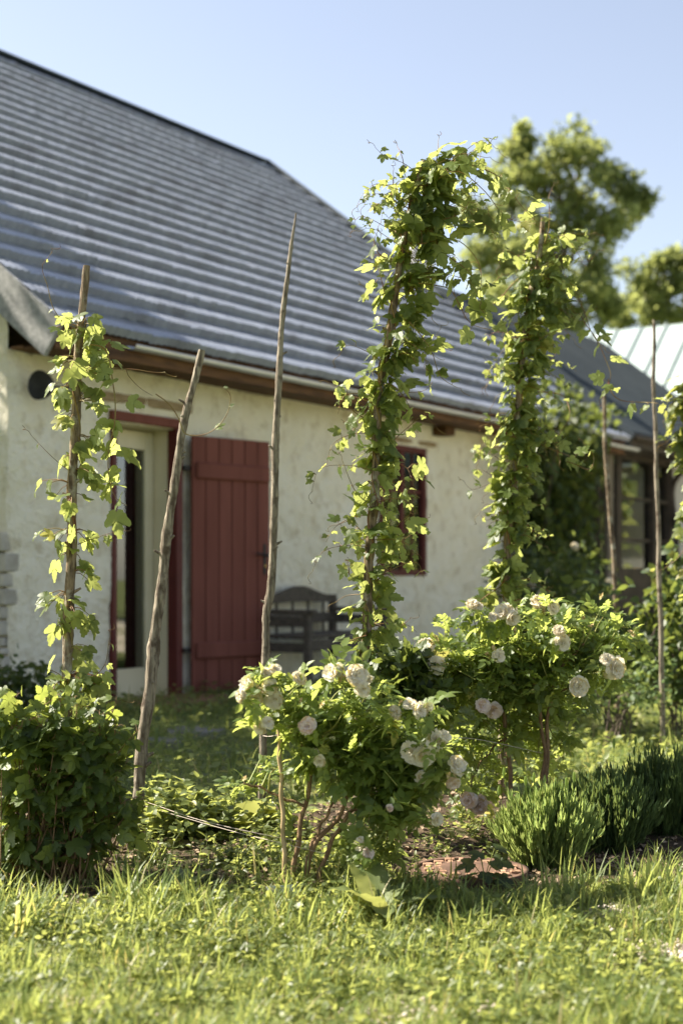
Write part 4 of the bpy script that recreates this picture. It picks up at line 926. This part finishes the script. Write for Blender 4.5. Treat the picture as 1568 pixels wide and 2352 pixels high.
# weeds, litter ---------------------------------------------------------
def inframe(x, y, m=.12): return np.abs(x) < (CX/F)*y+m
mb = MB()
def weed(mb, x, y, h, s, nl=9, m=0):
    z = gh(x, y); p0 = np.array([x, y, z]); tip = p0+np.array([rng.normal()*h*.25, rng.normal()*h*.25, h]); p = smooth_path([p0, (p0+tip)/2+.02*rng.normal(size=3), tip], 6); tube(mb, p, np.linspace(.0014, .0008, 6), 3, m, .4, cap=False)
    i = rng.integers(1, 6, nl); o = rvec(nl)*[1, 1, .3]; ax = nrm(o+[0, 0, .15]); inst(mb, OV, OVF, p[i], ax, nrm(np.array([0, 0, 1.])+.4*rng.normal(size=(nl, 3))), s*rng.uniform(.6, 1.2, nl)*(1-.06*i), m)
zones = [(405, 1915, 90, 35, 150, .15, .062), (560, 2010, 150, 40, 130, .07, .03), (780, 2020, 130, 50, 140, .08, .03), (860, 1970, 70, 50, 50, .10, .035), (470, 1925, 100, 25, 80, .13, .06), (1080, 1900, 120, 40, 80, .05, .025), (640, 1950, 70, 40, 70, .14, .035), (1000, 1960, 70, 50, 40, .05, .02), (330, 1990, 60, 40, 40, .10, .03), (1150, 1940, 60, 50, 30, .06, .025), (950, 2040, 50, 20, 30, .06, .02)]
for (x, y, rx, ry, n, h, s_) in zones:
    for q in range(n):
        yy = y+rng.normal()*ry*.55; d = F*CZ/(max(yy, 1800)-HY); c = P(x+rng.normal()*rx*.55, yy, d); weed(mb, c[0], c[1], h*rng.uniform(.4, 1.3), s_)
tag(mb.build('bed_weeds', M['weed']), 'low leafy weeds covering the planting bed', 'weeds', kind='stuff')
mb = MB(); n = 5200
x = rng.uniform(-1.7, 1.3, n); y = rng.uniform(4.1, 6.1, n); k = bedmask(x, y+.03); x, y = x[k], y[k]; n = len(x)
inst(mb, DIA, DIAF, np.stack([x, y, gh(x, y)+.018+.008*rng.random(n)], 1), rvec(n)*[1, 1, .2], nrm(np.array([0, 0, 1.])+.35*rng.normal(size=(n, 3))), rng.uniform(.008, .03, n))
tag(mb.build('leaf_litter', M['litter']), 'dry leaves and chips scattered on the bed soil', 'leaf litter', kind='stuff')

# grass -------------------------------------------------------------------
def cell(x, y, s, seed=0):
    v = np.sin(np.floor(x/s)*127.1+np.floor(y/s)*311.7+seed)*43758.5; return v-np.floor(v)
def patch(x, y):
    return .5+.5*np.sin(3.7*x+2*np.sin(2.9*y)+1)*np.cos(4.3*y+1.5*np.sin(3.1*x))
def grass(mb, x, y, h, spread=.35, m=0, T=BL):
    n = len(x); z = gh(x, y)-.003; a = rng.random(n)*6.28; o = np.stack([np.cos(a), np.sin(a), 0*a], 1); lean = np.abs(rng.normal(size=n))*spread
    ax = nrm(np.array([0, 0, 1.])+o*lean[:, None]); tn = np.clip(.25+.4*patch(x*1.7, y*1.7)+.32*rng.random(n), 0, .88); tn = np.where(rng.random(n) < .06, .93, tn)
    inst(mb, T, BLF, np.stack([x, y, z], 1), ax, -o+[0, 0, .2], h, m, tn)
def dens(n, y0, y1, ex=.5):
    y = y0+(y1-y0)*rng.random(n)**ex; x = (rng.random(n)*2-1)*((CX/F)*y+.15); return x, y
def tufts(n, y0, y1, per, hmin, hmax, rr, cond=None, ex=1.):
    x, y = dens(n, y0, y1, ex)
    if cond is not None: k = cond(x, y); x, y = x[k], y[k]
    n = len(x); hs = rng.uniform(hmin, hmax, n); X = np.repeat(x, per)+rng.normal(size=n*per)*rr; Y = np.repeat(y, per)+rng.normal(size=n*per)*rr
    return X, Y, np.repeat(hs, per)*rng.uniform(.5, 1.15, n*per)
notbed = lambda x, y: ~bedmask(x, y)
mb = MB()
x, y = dens(105000, 2.35, 4.35, .8); k = notbed(x, y) & (rng.random(len(x)) < .12+.88*patch(x*1.6, y*2.2)); x, y = x[k], y[k]
grass(mb, x, y, rng.uniform(.02, .06, len(x))*(.7+.6*patch(x*1.6, y*2.2)), .85)
X, Y, H = tufts(420, 2.4, 4.2, 22, .05, .11, .022, notbed); grass(mb, X, Y, H, .4)
X, Y, H = tufts(130, 3.75, 4.3, 24, .08, .15, .025, lambda x, y: (patch(x*1.5, 3) > .25)); grass(mb, X, Y, H, .38)
X, Y, H = tufts(46, 3.7, 4.25, 26, .11, .2, .035, lambda x, y: (x < -.45)); grass(mb, X, Y, H, .45)
X, Y, H = tufts(110, 4.05, 4.75, 14, .05, .13, .02, lambda x, y: ~((x > .2) & (x < .62) & (y > 4.25))); grass(mb, X, Y, H, .5)
X, Y, H = tufts(60, 3.95, 4.5, 24, .12, .20, .03, lambda x, y: x > .66); grass(mb, X, Y, H, .4)
for q in range(260):
    x_, y_ = dens(1, 2.5, 4.15, 1.); 
    if patch(x_*1.3, y_*1.1)[0] < .35: continue
    weed(mb, float(x_[0]), float(y_[0]), rng.uniform(.03, .09), rng.uniform(.018, .035), 8, 1)
# clover and small weeds between the blades
n = 4800; x, y = dens(n, 2.4, 4.3, .8); k = notbed(x, y) & (patch(x*2.3+2, y*2.3) > .3); x, y = x[k], y[k]; n = len(x)
z = gh(x, y)+rng.uniform(.015, .05, n)
for q in range(3):
    a = rng.random(n)*2.5+q*2.09; ax = np.stack([np.cos(a), np.sin(a), rng.normal(size=n)*.45], 1); inst(mb, OV, OVF, np.stack([x, y, z], 1), ax, nrm(np.array([0, 0, 1.])+.5*rng.normal(size=(n, 3))), rng.uniform(.011, .026, n), 1)
tag(mb.build('grass', [M['grass'], M['weed']]), 'sunlit lawn grass and tufts in front of the bed', 'grass', kind='stuff')
mb = MB()
hx = lambda x, y: -.8349*(x+1.61)+.5505*(y-10.1)
x, y = dens(90000, 5.3, 13., .7); k = notbed(x, y) & (hx(x, y) < -.05) & (rng.random(len(x)) < .3+.7*patch(x*.8, y*.8)); x, y = x[k], y[k]
grass(mb, x, y, rng.uniform(.04, .10, len(x)), .7)
X, Y, H = tufts(520, 5.4, 12., 16, .10, .2, .03, lambda x, y: notbed(x, y) & (hx(x, y) < -.2)); grass(mb, X, Y, H, .45)
n = 9000; x, y = dens(n, 5.6, 11, .8); k = notbed(x, y) & (hx(x, y) < -.1); x, y = x[k], y[k]; n = len(x); z = gh(x, y)+rng.uniform(.03, .11, n)
inst(mb, OV, OVF, np.stack([x, y, z], 1), rvec(n)*[1, 1, .2], nrm(np.array([0, 0, 1.])+.35*rng.normal(size=(n, 3))), rng.uniform(.02, .055, n), 1)
tag(mb.build('grass', [M['grass'], M['weed']]), 'grass between the bed and the house, shaded by the roof', 'grass', kind='stuff')
# pale gravel patches in the lawn
mb = MB(); SPH = []
for q in range(3):
    v = nrm(np.array([[1, 0, 0], [-1, 0, 0], [0, 1, 0], [0, -1, 0], [0, 0, 1], [0, 0, -1]], float))*np.array([1, .8, .5])*(1+.2*rng.normal(size=(6, 1))); SPH.append(v)
SF = np.array([[0, 2, 4], [2, 1, 4], [1, 3, 4], [3, 0, 4], [2, 0, 5], [1, 2, 5], [3, 1, 5], [0, 3, 5]])
for (px_, py_, rx, ry, n) in ((1500, 2110, .16, .10, 900), (1560, 2200, .12, .08, 500), (1330, 2130, .06, .05, 120), (200, 2330, .1, .06, 120), (980, 2330, .2, .08, 160)):
    c = P(px_, py_, F*CZ/(py_-HY)); x = c[0]+rng.normal(size=n)*rx*.6; y = c[1]+rng.normal(size=n)*ry*.6
    inst(mb, SPH, SF, np.stack([x, y, gh(x, y)+.004+.012*rng.random(n)], 1), rvec(n)*[1, 1, .2], np.repeat([[0, 0, 1.]], n, 0), rng.uniform(.003, .011, n))
tag(mb.build('gravel', M['pebble']), 'pale gravel showing through the lawn', 'gravel', kind='stuff')

# seedling beside the round cover
sb = P(1112, 2050, 4.3); sb[2] = gh(sb[0], sb[1]); sdl = thing('hop_seedling', sb, 'small dark-leaved seedling standing over the round rust-orange cover', 'seedling'); f = MB(); st = MB()
for q in range(9):
    a = q*2.4; e = sb+np.array([.035*math.cos(a), .02*math.sin(a), .05+.012*q]); tube(st, smooth_path([sb, sb+[0, 0, .04], e], 6), .0013, 4, 1, cap=False)
    hopleaves(f, e[None], nrm(np.array([[math.cos(a), math.sin(a)*.8, -.15]])), nrm(np.array([[.1, -.3, .8]])+.3*rng.normal(size=(1, 3))), np.array([rng.uniform(.045, .065)]))
f.build('foliage', M['creeper'], sdl, sb); st.build('stems', [M['rosestem'], M['greenstem']], sdl, sb)
# background shrubs ---------------------------------------------------------
def shrub(name, c, blobs, n, size, mtl, label, cat, T=OV, TF=OVF, flowers=0, stems=10, group=None, trunkr=.006, up=.6):
    base = np.array([c[0], c[1], gh(c[0], c[1])]); b = thing(name, base, label, cat, group); f = MB(); s = MB(); fl = MB()
    vol = np.array([q[1]*q[2]*q[3] for q in blobs])**.8; vol /= vol.sum(); k = rng.choice(len(blobs), n, p=vol)
    C = np.array([blobs[i][0] for i in k]); Rr = np.array([blobs[i][1:4] for i in k]); nc = max(12, n//22)
    kc = rng.choice(len(blobs), nc, p=vol); vc = rvec(nc)*(rng.uniform(.1, 1, nc)**.4)[:, None]; CC = np.array([blobs[i][0] for i in kc])+vc*np.array([blobs[i][1:4] for i in kc])
    ci = rng.integers(0, nc, n); sig = np.array([blobs[i][1:4] for i in kc]).mean(0)*.2
    pos = CC[ci]+rng.normal(size=(n, 3))*sig; v = nrm(pos-CC[ci]); pos = pos[:]
    inst(f, T, TF, pos, nrm(v+[0, 0, -.2]+.3*rng.normal(size=(n, 3))), nrm(np.array([0, 0, up])+.6*rng.normal(size=(n, 3))), rng.uniform(size*.6, size*1.2, n))
    for q in range(stems):
        e = CC[rng.integers(0, nc)]; tube(s, smooth_path([base+rng.normal(size=3)*[.05, .05, 0], (base+e)/2+[0, 0, .1]+.05*rng.normal(size=3), e], 8), np.linspace(trunkr, trunkr*.4, 8), 5)
    f.build('foliage', M[mtl], b, base); s.build('stems', M['treebark'], b, base)
    if flowers:
        for q in range(flowers):
            e = CC[rng.integers(0, nc)]+rng.normal(size=3)*sig; put(BM[q % 6], 'bloom', b, e, base, .04, nrm([.2, -.9, .4]))
    return b
# creeper on the wall corner
cw = HL(6.6, -.18, 0)
def hb_(t, w, z, rt, rw, rz): return (HL(t, w, z), max(rt*.75, rw), max(rt*.9, rw), rz)
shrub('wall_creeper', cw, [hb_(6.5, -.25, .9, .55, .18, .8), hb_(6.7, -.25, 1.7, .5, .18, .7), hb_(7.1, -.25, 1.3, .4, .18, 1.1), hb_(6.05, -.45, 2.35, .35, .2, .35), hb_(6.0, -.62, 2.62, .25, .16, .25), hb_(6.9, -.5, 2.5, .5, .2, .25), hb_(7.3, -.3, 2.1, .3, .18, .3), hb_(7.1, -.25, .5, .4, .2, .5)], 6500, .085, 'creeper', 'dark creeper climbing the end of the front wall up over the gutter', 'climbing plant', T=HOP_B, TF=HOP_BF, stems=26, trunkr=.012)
q = P(1270, 1400, 12.2)
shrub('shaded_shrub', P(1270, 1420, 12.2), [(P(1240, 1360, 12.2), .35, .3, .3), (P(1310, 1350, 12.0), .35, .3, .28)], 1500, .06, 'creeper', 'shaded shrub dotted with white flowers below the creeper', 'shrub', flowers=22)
shrub('raspberry_bush', P(1410, 1600, 8.6), [(P(1370, 1420, 8.6), .22, .25, .22), (P(1440, 1450, 8.4), .25, .25, .25), (P(1440, 1540, 8.6), .35, .3, .22), (P(1375, 1520, 8.8), .25, .3, .25)], 1100, .07, 'creeper', 'leafy cane bush below the slim dark stick, its tips sunlit', 'shrub', group='bushes in front of the annex')  # dark creeper leaf colour on both raspberry bushes stands in for shade
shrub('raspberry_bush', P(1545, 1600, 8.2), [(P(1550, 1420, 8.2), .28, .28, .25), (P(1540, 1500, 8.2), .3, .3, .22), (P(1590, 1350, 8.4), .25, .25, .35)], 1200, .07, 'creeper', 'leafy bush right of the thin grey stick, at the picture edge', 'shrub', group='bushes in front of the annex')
shrub('grey_leaved_shrub', P(1420, 1620, 7.9), [(P(1400, 1570, 7.9), .30, .28, .14), (P(1480, 1570, 7.9), .28, .28, .12)], 900, .035, 'lavshade', 'low grey-green shrub in the shade beyond the larger rose bush', 'shrub')
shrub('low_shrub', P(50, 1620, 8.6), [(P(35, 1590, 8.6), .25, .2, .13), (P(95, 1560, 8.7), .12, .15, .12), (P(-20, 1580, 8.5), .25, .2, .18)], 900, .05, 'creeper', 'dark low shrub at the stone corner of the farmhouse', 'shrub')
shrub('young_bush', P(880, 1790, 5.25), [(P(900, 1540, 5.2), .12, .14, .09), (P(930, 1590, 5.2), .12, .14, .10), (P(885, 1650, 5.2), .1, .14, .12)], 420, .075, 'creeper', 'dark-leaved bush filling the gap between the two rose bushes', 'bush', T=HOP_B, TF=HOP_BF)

# trees -----------------------------------------------------------------------
def tree(px, pytop, d, spread, zlow, n, size, label, seed, clumps, cat='tree', mtl='tree', group='trees beyond the buildings', name='broadleaf_tree', trunk=.22, off=None, cl=None):
    r = np.random.default_rng(seed)
    if off is None: c = P(px, pytop, d); top = c[2]; base = np.array([c[0], c[1], 0.])
    else: base = np.array([off[0], off[1], 0.]); top = off[2]
    base[2] = float(gh(base[0], base[1])); b = thing(name, base, label, cat, group); tk = MB(); f = MB()
    H = top
    tp = smooth_path([base, base+[.1*spread*.2, 0, H*.35], base+[-.05*spread, .1, H*.65], base+[.05*spread, 0, H*.92]], 24); tube(tk, tp, np.linspace(trunk, trunk*.12, 24), 10, wob=.04)
    CCs = []; SG = []
    for (cx_, cy_, cr_) in (cl or []):
        e = P(cx_, cy_, d+r.uniform(-.8, .8)); R_ = cr_/F*d; i0 = max(3, min(22, int(np.argmin(np.abs(tp[:, 2]-(e[2]-R_*1.6))))))
        bp_ = smooth_path([tp[i0], (tp[i0]+e)/2+[0, 0, .25*R_], e], 10); tube(tk, bp_, np.linspace(trunk*.3, .02, 10), 6)
        for q in range(7): CCs.append(e+r.normal(size=3)*R_*[.5, .6, .38]); SG.append(R_*.36)
    for i in range(0 if cl else clumps):
        z = zlow+(H-zlow)*(i+.5)/clumps; prof = math.sin(math.pi*min(.97, .18+.78*(z-zlow)/(H-zlow)))**.7; a = r.random()*6.28+i*2.4; rr = spread*prof*r.uniform(.35, 1.)
        e = np.array([base[0]+rr*math.cos(a), base[1]+rr*math.sin(a)*.8, z+.0]); i0 = np.argmin(np.abs(tp[:, 2]-(z-rr*.7))); 
        bp_ = smooth_path([tp[i0], (tp[i0]+e)/2+[0, 0, .1*rr], e], 10); tube(tk, bp_, np.linspace(trunk*.3, .015, 10), 6)
        for q in range(5):
            cc_ = bp_[r.integers(4, 10)]+r.normal(size=3)*spread*.13; CCs.append(cc_)
    CCs = np.array(CCs); ci = r.integers(0, len(CCs), n); sg_ = np.array(SG)[ci][:, None] if cl else spread*.066; pos = CCs[ci]+rng.normal(size=(n, 3))*sg_*[1, 1, .8]
    inst(f, DIA, DIAF, pos, rvec(n), nrm(np.array([0, 0, .5])+rng.normal(size=(n, 3))), rng.uniform(size*.6, size*1.3, n))
    tk.build('trunk', M['treebark'], b, base); f.build('crown', M[mtl], b, base)
tree(1300, 310, 38, 3.6, 5.4, 15000, .17, 'tall airy broadleaf tree rising behind the hop columns', 3, 34, cl=[(1200, 335, 28), (1290, 350, 52), (1355, 345, 30), (1185, 395, 42), (1245, 420, 50), (1320, 425, 55), (1400, 405, 38), (1440, 455, 42), (1470, 470, 26), (1400, 515, 48), (1325, 520, 55), (1235, 510, 50), (1160, 470, 42), (1105, 495, 34), (1110, 575, 46), (1180, 595, 50), (1270, 610, 58), (1355, 615, 50), (1330, 685, 48), (1245, 695, 52), (1150, 680, 42), (1385, 700, 32), (1300, 760, 50)])
tree(1180, 520, 44, 2.4, 5.0, 8000, .17, 'lower tree just left of the tall airy one, behind the chimney', 5, 20)
tree(1525, 585, 44, 2.2, 6.0, 6500, .18, 'darker tree above the pale metal roof', 8, 22, cl=[(1522, 602, 28), (1480, 640, 36), (1550, 650, 42), (1450, 690, 30), (1510, 705, 46), (1585, 710, 50), (1425, 735, 20), (1610, 620, 40)])
for i, (x, y, h) in enumerate(((10.5, 21.5, 8), (14.5, 25, 9), (13, 18.5, 7), (19, 30, 9), (17, 21, 8))):
    tree(0, 0, 0, 3.2, 1.2, 3500, .3, ['round tree beyond the gravel yard, seen mirrored in the window panes'][0], 30+i, 18, group='trees mirrored in the window panes', off=(x, y, h))

for i_, (x_, y_, h_, l_) in enumerate(((-5.2, 8.7, 6.0, 'unseen tree added for shade left of the gable wall, nearer the photographer'), (-5.3, 11.0, 7.1, 'unseen tree added for shade close to the gable wall'), (-6.3, 9.9, 7.0, 'unseen tree added for shade farthest out from the gable wall'), (-5.5, 7.7, 4.9, 'smallest unseen tree added for shade left of the house'))):
    tree(0, 0, 0, 1.4, 1.6, 17000, .13, l_, 50+i_, 22, group=None, off=(x_, y_, h_), name='unseen_shade_tree')  # unseen trees, added to cast shade on the left grass and the gable
# ------------------------------------------------------------------ light, sky, camera
sun_az = rad(-70)      # clockwise from +Y
EL = rad(43.5)
w = bpy.data.worlds.new('World'); scn.world = w; w.use_nodes = True; t = w.node_tree; t.nodes.clear()
sk = t.nodes.new('ShaderNodeTexSky'); sk.sky_type = 'NISHITA'; sk.sun_disc = False; sk.sun_elevation = EL; sk.sun_rotation = sun_az % (2*math.pi); sk.air_density = 1.; sk.dust_density = .7; sk.ozone_density = 1.2
bg = t.nodes.new('ShaderNodeBackground'); bg.inputs[1].default_value = .06; ow = t.nodes.new('ShaderNodeOutputWorld'); hs = t.nodes.new('ShaderNodeHueSaturation'); hs.inputs['Saturation'].default_value = .72; t.links.new(sk.outputs[0], hs.inputs['Color'])
tn_ = t.nodes.new('ShaderNodeMix'); tn_.data_type = 'RGBA'; tn_.blend_type = 'MULTIPLY'; tn_.inputs[0].default_value = 1; tn_.inputs[7].default_value = (1.04, .99, .97, 1); t.links.new(hs.outputs[0], tn_.inputs[6]); t.links.new(tn_.outputs[2], bg.inputs[0]); t.links.new(bg.outputs[0], ow.inputs[0])
sd = bpy.data.lights.new('sun', 'SUN'); sd.energy = 5.0; sd.angle = rad(.55); sd.color = (1, .92, .78); so = bpy.data.objects.new('sun', sd); COL.objects.link(so)
S = Vector((math.sin(sun_az)*math.cos(EL), math.cos(sun_az)*math.cos(EL), math.sin(EL))); so.rotation_mode = 'QUATERNION'; so.rotation_quaternion = S.to_track_quat('Z', 'Y'); so.location = (0, 0, 20)
cd = bpy.data.cameras.new('camera'); cam = bpy.data.objects.new('camera', cd); COL.objects.link(cam); scn.camera = cam
cam.location = (0, 0, CZ); cam.rotation_euler = (rad(90), 0, 0); cd.sensor_fit = 'VERTICAL'; cd.sensor_height = 36; cd.lens = 50; cd.shift_y = (HY-1176)/2352
cd.clip_start = .1; cd.clip_end = 2000; cd.dof.use_dof = True; cd.dof.focus_distance = 4.75; cd.dof.aperture_fstop = 2.2
scn.view_settings.view_transform = 'Standard'; scn.view_settings.look = 'None'; scn.view_settings.gamma = 1; scn.view_settings.exposure = 1.88
scn.render.engine = 'CYCLES'; scn.cycles.use_denoising = True
scn.cycles.max_bounces = 8; scn.cycles.transparent_max_bounces = 8
